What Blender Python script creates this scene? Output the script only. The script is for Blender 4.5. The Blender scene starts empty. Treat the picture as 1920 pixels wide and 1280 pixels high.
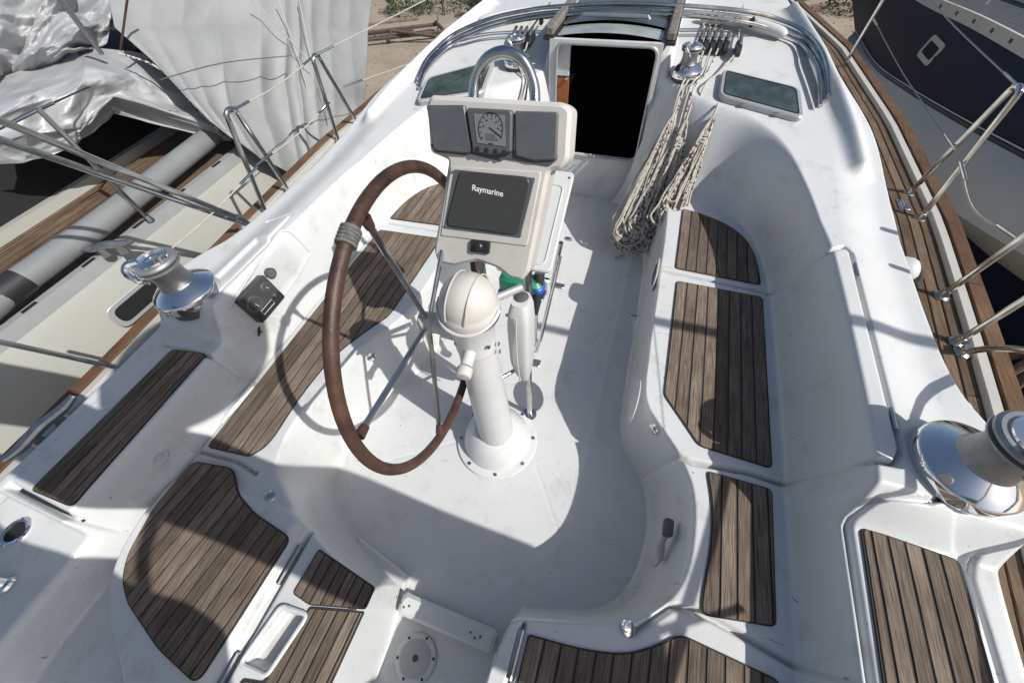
import bpy, math, random
import numpy as np
from mathutils import Vector, Matrix
random.seed(7); NR = np.random.default_rng(7)
SC = bpy.context.scene; COL = SC.collection
R_ = math.radians
# ---------------------------------------------------------------- camera
F_PX = 720.0
_d1 = np.array([420., -1040., F_PX]); _d1 /= np.linalg.norm(_d1)
_d3 = np.array([49., 518., F_PX]); _d3 /= np.linalg.norm(_d3)
_d3 -= _d1 * _d3.dot(_d1); _d3 /= np.linalg.norm(_d3)
_up = -_d3; _rt = np.cross(_d1, _up)
RM = np.array([_rt, _d1, _up])                      # camera axes (x right, y down, z forward) -> world
CAM = np.array([0.372, 0.0, 1.8])
cd = bpy.data.cameras.new('camera'); co = bpy.data.objects.new('camera', cd); COL.objects.link(co)
cd.sensor_width = 36; cd.lens = 36 * F_PX / 1920; cd.clip_start = 0.02; cd.clip_end = 400
m = np.eye(4); m[:3, 0] = RM[:, 0]; m[:3, 1] = -RM[:, 1]; m[:3, 2] = -RM[:, 2]; m[:3, 3] = CAM
co.matrix_world = Matrix(m.tolist()); SC.camera = co
# ---------------------------------------------------------------- light
SUN = Vector((1.05, -0.29, 1.0)).normalized()
SC.world = bpy.data.worlds.new('World'); SC.world.use_nodes = True
wn = SC.world.node_tree; bg = wn.nodes['Background']
sky = wn.nodes.new('ShaderNodeTexSky'); sky.sky_type = 'NISHITA'; sky.sun_disc = False
sky.sun_elevation = math.asin(SUN.z); sky.sun_rotation = math.atan2(SUN.x, SUN.y)
sky.air_density = 1.0; sky.dust_density = 2.0; sky.ozone_density = 1.0
wn.links.new(sky.outputs[0], bg.inputs[0]); bg.inputs[1].default_value = 0.092
ld = bpy.data.lights.new('sun', 'SUN'); lo = bpy.data.objects.new('sun', ld); COL.objects.link(lo)
ld.energy = 4.3; ld.angle = R_(0.5); ld.color = (1, 0.975, 0.93)
lo.rotation_euler = (-SUN).to_track_quat('-Z', 'Y').to_euler()
SC.view_settings.view_transform = 'Standard'; SC.view_settings.look = 'None'
SC.view_settings.exposure = 0.27; SC.view_settings.gamma = 1
SC.view_settings.use_curve_mapping = False
# ---------------------------------------------------------------- pixel rays of the 1920 px photograph
def ray(px, py): return RM @ np.array([px - 960., py - 640., F_PX])
def atz(px, py, z): d = ray(px, py); return tuple(CAM + d * (z - CAM[2]) / d[2])
def aty(px, py, y): d = ray(px, py); return tuple(CAM + d * (y - CAM[1]) / d[1])
def atx(px, py, x): d = ray(px, py); return tuple(CAM + d * (x - CAM[0]) / d[0])
# ---------------------------------------------------------------- materials
def mat(name, col, rough=.5, metal=0, spec=None, noise=0, nscale=8, bump=0, bscale=60, coat=0, alpha=1, trans=0, col2=None, var=0):
    m = bpy.data.materials.new(name); m.use_nodes = True; nt = m.node_tree; b = nt.nodes['Principled BSDF']
    b.inputs['Roughness'].default_value = rough; b.inputs['Metallic'].default_value = metal
    b.inputs['Base Color'].default_value = (*col, 1)
    if spec is not None: b.inputs['Specular IOR Level'].default_value = spec
    if coat: b.inputs['Coat Weight'].default_value = coat
    if trans: b.inputs['Transmission Weight'].default_value = trans
    if alpha < 1: b.inputs['Alpha'].default_value = alpha
    tc = nt.nodes.new('ShaderNodeTexCoord')
    if noise or var:
        n = nt.nodes.new('ShaderNodeTexNoise'); n.inputs['Scale'].default_value = nscale; n.inputs['Detail'].default_value = 8
        n.inputs['Roughness'].default_value = .65
        nt.links.new(tc.outputs['Object'], n.inputs['Vector'])
        r = nt.nodes.new('ShaderNodeValToRGB'); r.color_ramp.elements[0].position = .35; r.color_ramp.elements[1].position = .7
        c2 = col2 or tuple(c * (1 - noise) for c in col)
        r.color_ramp.elements[0].color = (*c2, 1); r.color_ramp.elements[1].color = (*col, 1)
        nt.links.new(n.outputs['Fac'], r.inputs[0]); out = r.outputs[0]
        nt.links.new(out, b.inputs['Base Color'])
    if bump:
        n2 = nt.nodes.new('ShaderNodeTexNoise'); n2.inputs['Scale'].default_value = bscale; n2.inputs['Detail'].default_value = 6
        nt.links.new(tc.outputs['Object'], n2.inputs['Vector'])
        bp = nt.nodes.new('ShaderNodeBump'); bp.inputs['Strength'].default_value = bump; bp.inputs['Distance'].default_value = .01
        nt.links.new(n2.outputs['Fac'], bp.inputs['Height']); nt.links.new(bp.outputs['Normal'], b.inputs['Normal'])
    return m
def gelcoat():
    m = mat('gelcoat', (.76, .755, .73), .38); nt = m.node_tree; b = nt.nodes['Principled BSDF']; L = nt.links
    tc = nt.nodes.new('ShaderNodeTexCoord')
    def nz(s, d=6, rough=.6):
        n = nt.nodes.new('ShaderNodeTexNoise'); n.inputs['Scale'].default_value = s; n.inputs['Detail'].default_value = d
        n.inputs['Roughness'].default_value = rough; L.new(tc.outputs['Object'], n.inputs['Vector']); return n
    def ramp(src, p0, p1, c0, c1):
        r = nt.nodes.new('ShaderNodeValToRGB'); e = r.color_ramp.elements
        e[0].position = p0; e[1].position = p1; e[0].color = (*c0, 1); e[1].color = (*c1, 1); L.new(src, r.inputs[0]); return r
    def mul(a, c):
        x = nt.nodes.new('ShaderNodeMix'); x.data_type = 'RGBA'; x.blend_type = 'MULTIPLY'; x.inputs[0].default_value = 1
        L.new(a, x.inputs[6]); L.new(c, x.inputs[7]); return x.outputs[2]
    base = ramp(nz(1.7).outputs['Fac'], .3, .75, (.515, .522, .515), (.57, .58, .575)).outputs[0]
    grime = ramp(nz(7, 10, .75).outputs['Fac'], .28, .46, (.78, .755, .70), (1, 1, 1)).outputs[0]
    speck = ramp(nz(55, 2).outputs['Fac'], .22, .27, (.45, .42, .38), (1, 1, 1)).outputs[0]
    mp = nt.nodes.new('ShaderNodeMapping'); mp.inputs['Scale'].default_value = (9, 55, 20); mp.inputs['Rotation'].default_value = (0, 0, .7); L.new(tc.outputs['Object'], mp.inputs['Vector'])
    ns = nt.nodes.new('ShaderNodeTexNoise'); ns.inputs['Scale'].default_value = 1; ns.inputs['Detail'].default_value = 3; L.new(mp.outputs[0], ns.inputs['Vector'])
    scuff = ramp(ns.outputs['Fac'], .235, .27, (.55, .53, .50), (1, 1, 1)).outputs[0]
    yel = ramp(nz(2.6, 5).outputs['Fac'], .55, .78, (1, 1, 1), (.97, .93, .84)).outputs[0]
    L.new(mul(mul(mul(mul(base, grime), speck), scuff), yel), b.inputs['Base Color'])
    rr = ramp(nz(3.1, 8).outputs['Fac'], .3, .7, (.22,) * 3, (.46,) * 3); L.new(rr.outputs[0], b.inputs['Roughness'])
    bp = nt.nodes.new('ShaderNodeBump'); bp.inputs['Strength'].default_value = .08; bp.inputs['Distance'].default_value = .004
    L.new(nz(160, 3).outputs['Fac'], bp.inputs['Height']); L.new(bp.outputs['Normal'], b.inputs['Normal'])
    return m
def teakmat(name, c0, c1, ang=0., warm=.0):
    m = bpy.data.materials.new(name); m.use_nodes = True; nt = m.node_tree; b = nt.nodes['Principled BSDF']; L = nt.links
    b.inputs['Roughness'].default_value = .78; b.inputs['Specular IOR Level'].default_value = .25
    tc = nt.nodes.new('ShaderNodeTexCoord'); oi = nt.nodes.new('ShaderNodeObjectInfo')
    mp = nt.nodes.new('ShaderNodeMapping'); mp.inputs['Scale'].default_value = (300, 9, 60); mp.inputs['Rotation'].default_value = (0, 0, ang)
    cm = nt.nodes.new('ShaderNodeCombineXYZ')
    mm = nt.nodes.new('ShaderNodeMath'); mm.operation = 'MULTIPLY'; mm.inputs[1].default_value = 37
    L.new(oi.outputs['Random'], mm.inputs[0]); L.new(mm.outputs[0], cm.inputs[1]); L.new(mm.outputs[0], cm.inputs[2])
    va = nt.nodes.new('ShaderNodeVectorMath'); L.new(tc.outputs['Object'], va.inputs[0]); L.new(cm.outputs[0], va.inputs[1])
    L.new(va.outputs[0], mp.inputs['Vector'])
    n = nt.nodes.new('ShaderNodeTexNoise'); n.inputs['Scale'].default_value = 1; n.inputs['Detail'].default_value = 8; n.inputs['Roughness'].default_value = .7
    n.inputs['Distortion'].default_value = .4
    L.new(mp.outputs[0], n.inputs['Vector'])
    r = nt.nodes.new('ShaderNodeValToRGB'); e = r.color_ramp.elements; e[0].position = .33; e[1].position = .66; e[0].color = (*c0, 1); e[1].color = (*c1, 1)
    L.new(n.outputs['Fac'], r.inputs[0])
    n2 = nt.nodes.new('ShaderNodeTexNoise'); n2.inputs['Scale'].default_value = 5; n2.inputs['Detail'].default_value = 8
    L.new(va.outputs[0], n2.inputs['Vector'])
    r2 = nt.nodes.new('ShaderNodeValToRGB'); e = r2.color_ramp.elements; e[0].position = .3; e[1].position = .7; e[0].color = (.68, .64, .6, 1); e[1].color = (1.12, 1.12, 1.15, 1)
    L.new(n2.outputs['Fac'], r2.inputs[0])
    x = nt.nodes.new('ShaderNodeMix'); x.data_type = 'RGBA'; x.blend_type = 'MULTIPLY'; x.inputs[0].default_value = 1
    L.new(r.outputs[0], x.inputs[6]); L.new(r2.outputs[0], x.inputs[7])
    mr = nt.nodes.new('ShaderNodeMapRange'); mr.inputs[3].default_value = .72; mr.inputs[4].default_value = 1.2
    L.new(oi.outputs['Random'], mr.inputs[0])
    hs = nt.nodes.new('ShaderNodeHueSaturation'); L.new(mr.outputs[0], hs.inputs['Value']); L.new(x.outputs[2], hs.inputs['Color'])
    L.new(hs.outputs[0], b.inputs['Base Color'])
    bp = nt.nodes.new('ShaderNodeBump'); bp.inputs['Strength'].default_value = .7; bp.inputs['Distance'].default_value = .003
    L.new(n.outputs['Fac'], bp.inputs['Height']); L.new(bp.outputs['Normal'], b.inputs['Normal'])
    return m
M = dict(
    gel=gelcoat(), teak=teakmat('weathered_teak', (.058, .041, .030), (.262, .206, .158)),
    teak3=teakmat('weathered_teak_angled', (.052, .036, .026), (.252, .196, .150), ang=.14),
    deckteak=teakmat('deck_teak', (.065, .042, .026), (.20, .140, .092)),
    railteak=teakmat('rail_teak', (.07, .038, .02), (.20, .115, .065)),
    caulk=mat('caulking', (.028, .025, .023), .8),
    steel=mat('stainless', (.62, .62, .60), .16, 1, noise=.35, nscale=14),
    chrome=mat('chrome', (.78, .78, .78), .07, 1), satin=mat('satin_metal', (.5, .5, .5), .42, 1, noise=.3, nscale=30),
    alu=mat('grey_aluminium', (.36, .37, .38), .45, .7, noise=.25, nscale=12),
    grey=mat('grey_plastic', (.095, .102, .108), .42, noise=.2, nscale=20), dgrey=mat('dark_grey_plastic', (.075, .08, .08), .5),
    black=mat('black_plastic', (.02, .02, .021), .42), cream=mat('cream_plastic', (.52, .50, .465), .45, noise=.12, nscale=12),
    white=mat('white_plastic', (.54, .54, .53), .35, noise=.08, nscale=9),
    wheel=mat('wheel_leather', (.098, .044, .030), .52, noise=.8, nscale=9, bump=.12, bscale=120),
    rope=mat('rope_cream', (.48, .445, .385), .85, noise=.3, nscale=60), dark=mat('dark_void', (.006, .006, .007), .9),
    gravel=mat('ground_sand', (.33, .265, .20), .95, noise=.28, nscale=1.2, bump=.5, bscale=30),
    tarp=None, navy=mat('navy_gelcoat', (.006, .010, .032), .5, spec=.12, noise=.3, nscale=3), hullgrey=mat('hull_grey', (.33, .33, .32), .4, noise=.15, nscale=2),
    hullcream=mat('hull_cream', (.36, .36, .33), .35, noise=.08, nscale=2), glass=mat('tinted_glass', (.075, .105, .092), .03, coat=.5, noise=.75, nscale=5),
    brown=mat('varnished_wood', (.32, .10, .03), .35, noise=.4, nscale=10), green=mat('green_package', (.03, .28, .17), .4, noise=.5, nscale=30),
    blue=mat('blue_package', (.02, .10, .5), .4), lead=mat('aluminium_rail', (.42, .43, .43), .35, .3, noise=.12, nscale=6),
    pvc=mat('grey_pvc', (.20, .21, .21), .4, noise=.15, nscale=4), strip=mat('cream_rail_strip', (.45, .43, .39), .45, noise=.15, nscale=6),
    rust=mat('rusty_steel', (.12, .08, .06), .8, noise=.5, nscale=9), bush=mat('bush_leaf', (.06, .10, .03), .7, noise=.4, nscale=3),
    lcd=mat('lcd_face', (.16, .17, .175), .3), lcd2=mat('lcd_window', (.10, .11, .09), .3), wire=mat('wire', (.3, .3, .3), .35, 1),
    clear=mat('clear_cover', (.3, .32, .32), .03, alpha=.05, spec=.3), smoke=mat('smoked_acrylic', (.05, .055, .055), .06, coat=.2), print_white=mat('print_white', (.75, .75, .75), .5),
)
def rope_flecked():
    m = mat('rope_flecked', (.6, .56, .48), .85); nt = m.node_tree; b = nt.nodes['Principled BSDF']
    uv = nt.nodes.new('ShaderNodeTexCoord'); w = nt.nodes.new('ShaderNodeTexVoronoi'); w.inputs['Scale'].default_value = 95
    nt.links.new(uv.outputs['Object'], w.inputs['Vector'])
    r = nt.nodes.new('ShaderNodeValToRGB'); e = r.color_ramp.elements; r.color_ramp.interpolation = 'CONSTANT'
    e[0].color = (.45, .415, .36, 1); e[1].position = .60; e[1].color = (.09, .06, .06, 1)
    nt.links.new(w.outputs['Color'], r.inputs[0]); nt.links.new(r.outputs[0], b.inputs['Base Color'])
    return m
M['rope2'] = rope_flecked()
def tarpmat():
    m = mat('silver_tarp', (.37, .38, .39), .46, .10, noise=.18, nscale=4, bump=.10, bscale=11); return m
M['tarp'] = tarpmat()
M['tarp2'] = mat('grey_tarp', (.265, .27, .268), .6, noise=.18, nscale=2.5, bump=.15, bscale=6)
def screenmat():
    m = mat('sun_cover', (.05, .052, .05), .32); nt = m.node_tree; b = nt.nodes['Principled BSDF']
    tc = nt.nodes.new('ShaderNodeTexCoord'); w = nt.nodes.new('ShaderNodeTexWave'); w.inputs['Scale'].default_value = 75; w.inputs['Distortion'].default_value = 14
    w.inputs['Detail'].default_value = 0; w.inputs['Detail Scale'].default_value = .05; w.bands_direction = 'DIAGONAL'
    nt.links.new(tc.outputs['Object'], w.inputs['Vector'])
    bp = nt.nodes.new('ShaderNodeBump'); bp.inputs['Strength'].default_value = .35; bp.inputs['Distance'].default_value = .002
    nt.links.new(w.outputs['Fac'], bp.inputs['Height']); nt.links.new(bp.outputs['Normal'], b.inputs['Normal'])
    r = nt.nodes.new('ShaderNodeValToRGB'); e = r.color_ramp.elements; e[0].color = (.030, .031, .030, 1); e[1].color = (.055, .057, .055, 1)
    nt.links.new(w.outputs['Fac'], r.inputs[0]); nt.links.new(r.outputs[0], b.inputs['Base Color'])
    return m
M['screen'] = screenmat()
# ---------------------------------------------------------------- object helpers
def link(o): COL.objects.link(o); return o
def tag(o, label=None, cat=None, group=None, kind=None):
    if label: o['label'] = label
    if cat: o['category'] = cat
    if group: o['group'] = group
    if kind: o['kind'] = kind
    return o
def thing(name, label, cat, loc=(0, 0, 0), group=None, rot=None):
    o = link(bpy.data.objects.new(name, None)); o.empty_display_size = .05; o.location = loc
    if rot is not None: o.rotation_euler = rot
    return tag(o, label, cat, group)
class MB:
    def __init__(s): s.v = []; s.f = []
    def add(s, vs, fs):
        k = len(s.v); s.v += [tuple(map(float, v)) for v in vs]; s.f += [tuple(i + k for i in f) for f in fs]; return s
    def box(s, c, d, rot=None, bev=0.0):
        x, y, z = (q / 2 for q in d); b = min(bev, x * .9, y * .9, z * .9)
        if b > 0:
            P = []; prof = [(-1, 0, b), (-1, b, 0), (1, b, 0), (1, 0, b)]
            rings = []
            for zz, ins in ((-z, b), (-z + b, 0), (z - b, 0), (z, b)):
                X = x - ins; Y = y - ins; c2 = b
                rings.append([(X - c2, -Y, zz), (X, -Y + c2, zz), (X, Y - c2, zz), (X - c2, Y, zz), (-X + c2, Y, zz), (-X, Y - c2, zz), (-X, -Y + c2, zz), (-X + c2, -Y, zz)])
            vs = [p for r in rings for p in r]; fs = [tuple(range(7, -1, -1)), tuple(range(24, 32))]
            for r in range(3):
                for i in range(8): fs.append((r * 8 + i, r * 8 + (i + 1) % 8, r * 8 + 8 + (i + 1) % 8, r * 8 + 8 + i))
        else:
            vs = [(-x, -y, -z), (x, -y, -z), (x, y, -z), (-x, y, -z), (-x, -y, z), (x, -y, z), (x, y, z), (-x, y, z)]
            fs = [(3, 2, 1, 0), (4, 5, 6, 7), (0, 1, 5, 4), (1, 2, 6, 5), (2, 3, 7, 6), (3, 0, 4, 7)]
        vs = [Vector(v) for v in vs]
        if rot is not None: vs = [rot @ v for v in vs]
        return s.add([v + Vector(c) for v in vs], fs)
    def tube(s, pts, r, n=10, closed=False, cap=True, smooth_=0):
        P = [Vector(p) for p in pts]
        if smooth_: P = catmull(P, smooth_, closed)
        N = len(P); rr = r if hasattr(r, '__len__') else [r] * N
        if len(rr) != N: rr = list(np.interp(np.linspace(0, 1, N), np.linspace(0, 1, len(rr)), rr))
        T = []
        for i in range(N):
            a = P[(i - 1) % N] if (i > 0 or closed) else P[0]; b = P[(i + 1) % N] if (i < N - 1 or closed) else P[-1]
            t = (b - a); T.append(t.normalized() if t.length > 1e-9 else Vector((0, 0, 1)))
        u = T[0].orthogonal().normalized(); vs = []
        for i in range(N):
            u = (u - T[i] * u.dot(T[i])); u = u.normalized() if u.length > 1e-6 else T[i].orthogonal().normalized()
            w = T[i].cross(u)
            for k in range(n):
                a = 2 * math.pi * k / n; vs.append(P[i] + (u * math.cos(a) + w * math.sin(a)) * rr[i])
        fs = []; top = N if closed else N - 1
        for i in range(top):
            j = (i + 1) % N
            for k in range(n): fs.append((i * n + k, i * n + (k + 1) % n, j * n + (k + 1) % n, j * n + k))
        if not closed and cap: fs.append(tuple(range(n - 1, -1, -1))); fs.append(tuple((N - 1) * n + k for k in range(n)))
        return s.add(vs, fs)
    def lathe(s, prof, c=(0, 0, 0), axis=(0, 0, 1), n=32, caps=True):
        q = Vector((0, 0, 1)).rotation_difference(Vector(axis).normalized()); c = Vector(c); vs = []
        for r, z in prof:
            for k in range(n):
                a = 2 * math.pi * k / n; vs.append(c + q @ Vector((r * math.cos(a), r * math.sin(a), z)))
        fs = []
        for i in range(len(prof) - 1):
            for k in range(n): fs.append((i * n + k, i * n + (k + 1) % n, (i + 1) * n + (k + 1) % n, (i + 1) * n + k))
        if caps:
            fs.append(tuple(range(n - 1, -1, -1))); fs.append(tuple((len(prof) - 1) * n + k for k in range(n)))
        return s.add(vs, fs)
    def prism(s, poly, z0, z1, fr=None, bev=0):
        """poly (x,y) extruded z0..z1; fr = (origin, u, v, w) frame"""
        n = len(poly)
        if sum(poly[i][0] * poly[(i + 1) % n][1] - poly[(i + 1) % n][0] * poly[i][1] for i in range(n)) < 0: poly = poly[::-1]
        lev = [(z0, 0)]
        if bev: lev += [(z1 - bev, 0), (z1, bev)]
        else: lev += [(z1, 0)]
        cx = sum(p[0] for p in poly) / n; cy = sum(p[1] for p in poly) / n; vs = []
        for z, ins in lev:
            pl = inset(poly, ins) if ins else poly
            for p in pl: vs.append((p[0], p[1], z))
        if fr is not None:
            o, u, v, w = [Vector(q) for q in fr]; vs = [o + u * a + v * b + w * c for a, b, c in vs]
        fs = [tuple(range(n - 1, -1, -1)), tuple((len(lev) - 1) * n + k for k in range(n))]
        for l in range(len(lev) - 1):
            for i in range(n): fs.append((l * n + i, l * n + (i + 1) % n, (l + 1) * n + (i + 1) % n, (l + 1) * n + i))
        return s.add(vs, fs)
    def grid(s, G, closed_u=False):
        a = len(G); b = len(G[0]); vs = [p for r in G for p in r]; fs = []
        for i in range(a if closed_u else a - 1):
            for j in range(b - 1):
                i2 = (i + 1) % a; fs.append((i * b + j, i2 * b + j, i2 * b + j + 1, i * b + j + 1))
        return s.add(vs, fs)
    def build(s, name, m_, parent=None, smooth=35, label=None):
        me = bpy.data.meshes.new(name); me.from_pydata(s.v, [], s.f); me.update()
        me.materials.append(M[m_] if isinstance(m_, str) else m_)
        if smooth: me.shade_smooth(); me.set_sharp_from_angle(angle=R_(smooth))
        o = link(bpy.data.objects.new(name, me))
        if parent is not None:
            o.parent = parent; 
            loc = Vector(parent_world(parent)); 
            if loc.length > 0 or tuple(parent.rotation_euler) != (0, 0, 0):
                o.matrix_parent_inverse = world_mat(parent).inverted()
        if label: o['label'] = label
        return o
def world_mat(o):
    mt = Matrix.Translation(o.location) @ o.rotation_euler.to_matrix().to_4x4()
    return mt if o.parent is None else world_mat(o.parent) @ o.matrix_parent_inverse @ mt
def parent_world(o): return world_mat(o).to_translation()
def catmull(P, k, closed=False):
    out = []; N = len(P); rng = range(N if closed else N - 1)
    g = (lambda i: P[i % N]) if closed else (lambda i: P[max(0, min(N - 1, i))])
    for i in rng:
        a, b, c, d = g(i - 1), g(i), g(i + 1), g(i + 2)
        for j in range(k):
            t = j / k; out.append(.5 * ((2 * b) + (c - a) * t + (2 * a - 5 * b + 4 * c - d) * t * t + (3 * b - a - 3 * c + d) * t ** 3))
    if not closed: out.append(P[-1].copy())
    return out
def inset(poly, d):
    n = len(poly); out = []
    for i in range(n):
        a = Vector(poly[i - 1]); b = Vector(poly[i]); c = Vector(poly[(i + 1) % n])
        e1 = (b - a); e2 = (c - b)
        if e1.length < 1e-7 or e2.length < 1e-7: out.append(tuple(b)); continue
        e1.normalize(); e2.normalize(); n1 = Vector((-e1.y, e1.x)); n2 = Vector((-e2.y, e2.x)); mm = n1 + n2
        k = d / max(.35, (1 + n1.dot(n2))); out.append(tuple(b + mm * k))
    return out
def rounded(poly, r, k=4):
    n = len(poly); out = []
    for i in range(n):
        a = Vector(poly[i - 1][:2]); b = Vector(poly[i][:2]); c = Vector(poly[(i + 1) % n][:2]); rr = r
        if len(poly[i]) > 2: rr = poly[i][2]
        d1 = min(rr, (a - b).length * .45); d2 = min(rr, (c - b).length * .45)
        p = b + (a - b).normalized() * d1; q = b + (c - b).normalized() * d2
        for j in range(k + 1):
            t = j / k; out.append(tuple(p * (1 - t) ** 2 + b * 2 * t * (1 - t) + q * t * t))
    return out
def clip(poly, nx, ny, c):
    """keep nx*x+ny*y >= c"""
    out = []; n = len(poly)
    for i in range(n):
        a = poly[i]; b = poly[(i + 1) % n]; da = nx * a[0] + ny * a[1] - c; db = nx * b[0] + ny * b[1] - c
        if da >= 0: out.append(a)
        if (da >= 0) != (db >= 0):
            t = da / (da - db); out.append((a[0] + (b[0] - a[0]) * t, a[1] + (b[1] - a[1]) * t))
    return out
def area(p): return abs(sum(p[i][0] * p[(i + 1) % len(p)][1] - p[(i + 1) % len(p)][0] * p[i][1] for i in range(len(p)))) / 2
def rrect(w, h, r, k=4): return rounded([(-w / 2, -h / 2), (w / 2, -h / 2), (w / 2, h / 2), (-w / 2, h / 2)], r, k)
# ================================================================= COCKPIT MOULDING (one big shaped sheet)
RES = .0052
XS = np.arange(-1.72, 1.72 + RES, RES); YS = np.arange(-.95, 4.6, RES)
GX, GY = np.meshgrid(XS, YS); A = np.abs(GX)
def sd(poly, X=GX, Y=GY):
    best = np.full(X.shape, 1e9); ins = np.zeros(X.shape, bool); n = len(poly)
    for i in range(n):
        ax, ay = poly[i][:2]; bx, by = poly[(i + 1) % n][:2]; dx, dy = bx - ax, by - ay; L2 = dx * dx + dy * dy
        if L2 < 1e-14: continue
        t = np.clip(((X - ax) * dx + (Y - ay) * dy) / L2, 0, 1)
        best = np.minimum(best, (X - ax - t * dx) ** 2 + (Y - ay - t * dy) ** 2)
        if ay != by:
            c = ((ay > Y) != (by > Y)) & (X < (bx - ax) * (Y - ay) / (by - ay) + ax); ins ^= c
    return np.where(ins, -1, 1) * np.sqrt(best)
def sds(pl, X=GX, Y=GY):
    best = np.full(X.shape, 1e9)
    for i in range(len(pl) - 1):
        ax, ay = pl[i]; bx, by = pl[i + 1]; dx, dy = bx - ax, by - ay
        t = np.clip(((X - ax) * dx + (Y - ay) * dy) / (dx * dx + dy * dy), 0, 1)
        best = np.minimum(best, (X - ax - t * dx) ** 2 + (Y - ay - t * dy) ** 2)
    return np.sqrt(best)
def ss(t): t = np.clip(t, 0, 1); return t * t * (3 - 2 * t)
def ramp2(inner, outer):
    a = np.maximum(sd(inner), 0); b = np.maximum(-sd(outer), 0); return ss(a / (a + b + 1e-9))
def step(sdv, w): return ss(.5 - sdv / w)          # 1 inside
def both(st, po): return st + po[::-1]
def mir(p): return [(-a, b) for a, b in p]
sb = [(.30, 2.66), (.34, 2.50), (.43, 2.28), (.50, 2.15), (.525, 1.6), (.53, 1.0), (.55, .80), (.62, .70), (.695, .60), (.725, .45), (.70, .25), (.61, .10), (.40, .035), (.25, .005), (.225, -1.2)]
st = [(.31, 2.70), (.36, 2.56), (.465, 2.33), (.555, 2.2), (.565, 1.6), (.57, 1.0), (.58, .82), (.65, .73), (.745, .62), (.80, .50), (.80, .30), (.76, .18), (.645, .07), (.36, -.01), (.262, -.04), (.26, -1.3)]
pb = [(-.30, 2.66), (-.34, 2.50), (-.43, 2.28), (-.50, 2.15), (-.525, 1.6), (-.53, .98), (-.58, .82), (-.65, .70), (-.69, .55), (-.70, .35), (-.68, .2), (-.55, .075), (-.42, .02), (-.26, -.035), (-.125, -.085), (-.115, -1.2)]
pt = [(-.31, 2.70), (-.36, 2.56), (-.465, 2.33), (-.555, 2.2), (-.565, 1.6), (-.57, .98), (-.63, .84), (-.71, .70), (-.75, .5), (-.765, .32), (-.75, .2), (-.71, .12), (-.60, .05), (-.5, .0), (-.36, -.05), (-.155, -.10), (-.15, -1.3)]
ub = [(.30, 2.66), (.355, 2.50), (.44, 2.30), (.55, 2.23), (.78, 2.19), (.93, 2.07), (1.02, 1.88), (1.065, 1.6), (1.07, .6), (1.06, -1.4)]
ut = [(.33, 2.78), (.41, 2.68), (.50, 2.60), (.66, 2.52), (.86, 2.43), (1.02, 2.22), (1.10, 1.9), (1.145, 1.65), (1.165, 1.5), (1.17, .62), (1.135, .50), (1.13, -1.5)]
ob_ = [(1.46, -1.6), (1.46, .45), (1.51, .55), (1.55, .70), (1.52, .84), (1.45, .98), (1.44, 1.3), (1.45, 1.8), (1.42, 2.3), (1.34, 2.6), (1.25, 2.9), (1.10, 3.5), (.95, 4.1), (.78, 4.9)]
ot_ = [(1.56, -1.7), (1.56, .45), (1.61, .6), (1.61, .78), (1.57, .95), (1.52, 1.15), (1.51, 1.8), (1.50, 2.3), (1.44, 2.7), (1.34, 3.0), (1.20, 3.55), (1.05, 4.2), (.88, 5.0)]
def chaikin(p, n=3):
    for _ in range(n):
        q = []
        for i in range(len(p)):
            a, b = p[i], p[(i + 1) % len(p)]; q += [(a[0] * .75 + b[0] * .25, a[1] * .75 + b[1] * .25), (a[0] * .25 + b[0] * .75, a[1] * .25 + b[1] * .75)]
        p = q
    return p
tS = ramp2(chaikin(both(sb, pb), 2), chaikin(both(st, pt), 2)); tU = ramp2(chaikin(ub + mir(ub)[::-1]), chaikin(ut + mir(ut)[::-1])); tO = ramp2(chaikin(ob_ + mir(ob_)[::-1]), chaikin(ot_ + mir(ot_)[::-1]))
SEAT, COAM, LEDGE, DECK = .38, .70, .56, .43
C = np.interp(GY, [-1, 1.7, 2.1, 2.5, 3.0, 3.8, 4.6], [COAM, COAM, .74, .79, .86, .93, .96])
C = C - .045 * ss((A - 1.20) / .20) * (1 - ss((GY - 1.9) / .7))
C = C + .03 * (1 - np.clip(A / 1.2, 0, 1) ** 2) * ss((GY - 2.7) / .5)
C = C + .05 * ss((.385 - A) / .03) * ss((GY - 2.74) / .03)                    # hatch coaming
C = C + .055 * np.exp(-(sds([(1.05, 3.6), (1.16, 3.1), (1.235, 2.7), (1.29, 2.35), (1.32, 2.1)], A, GY) / .04) ** 2)
lz = ss((GY - .47) / .11); C = LEDGE + (C - LEDGE) * lz
C = C + .10 * ss((-.02 + .0 + GX - .0) * 0)                                   # (kept level)
low = SEAT * tS
C = C + .045 * ss((.385 - A) / .03) * ss((GY - 2.72) / .03)
Z = low + (C - low) * tU
Z = Z + (DECK - Z) * tO
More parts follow.
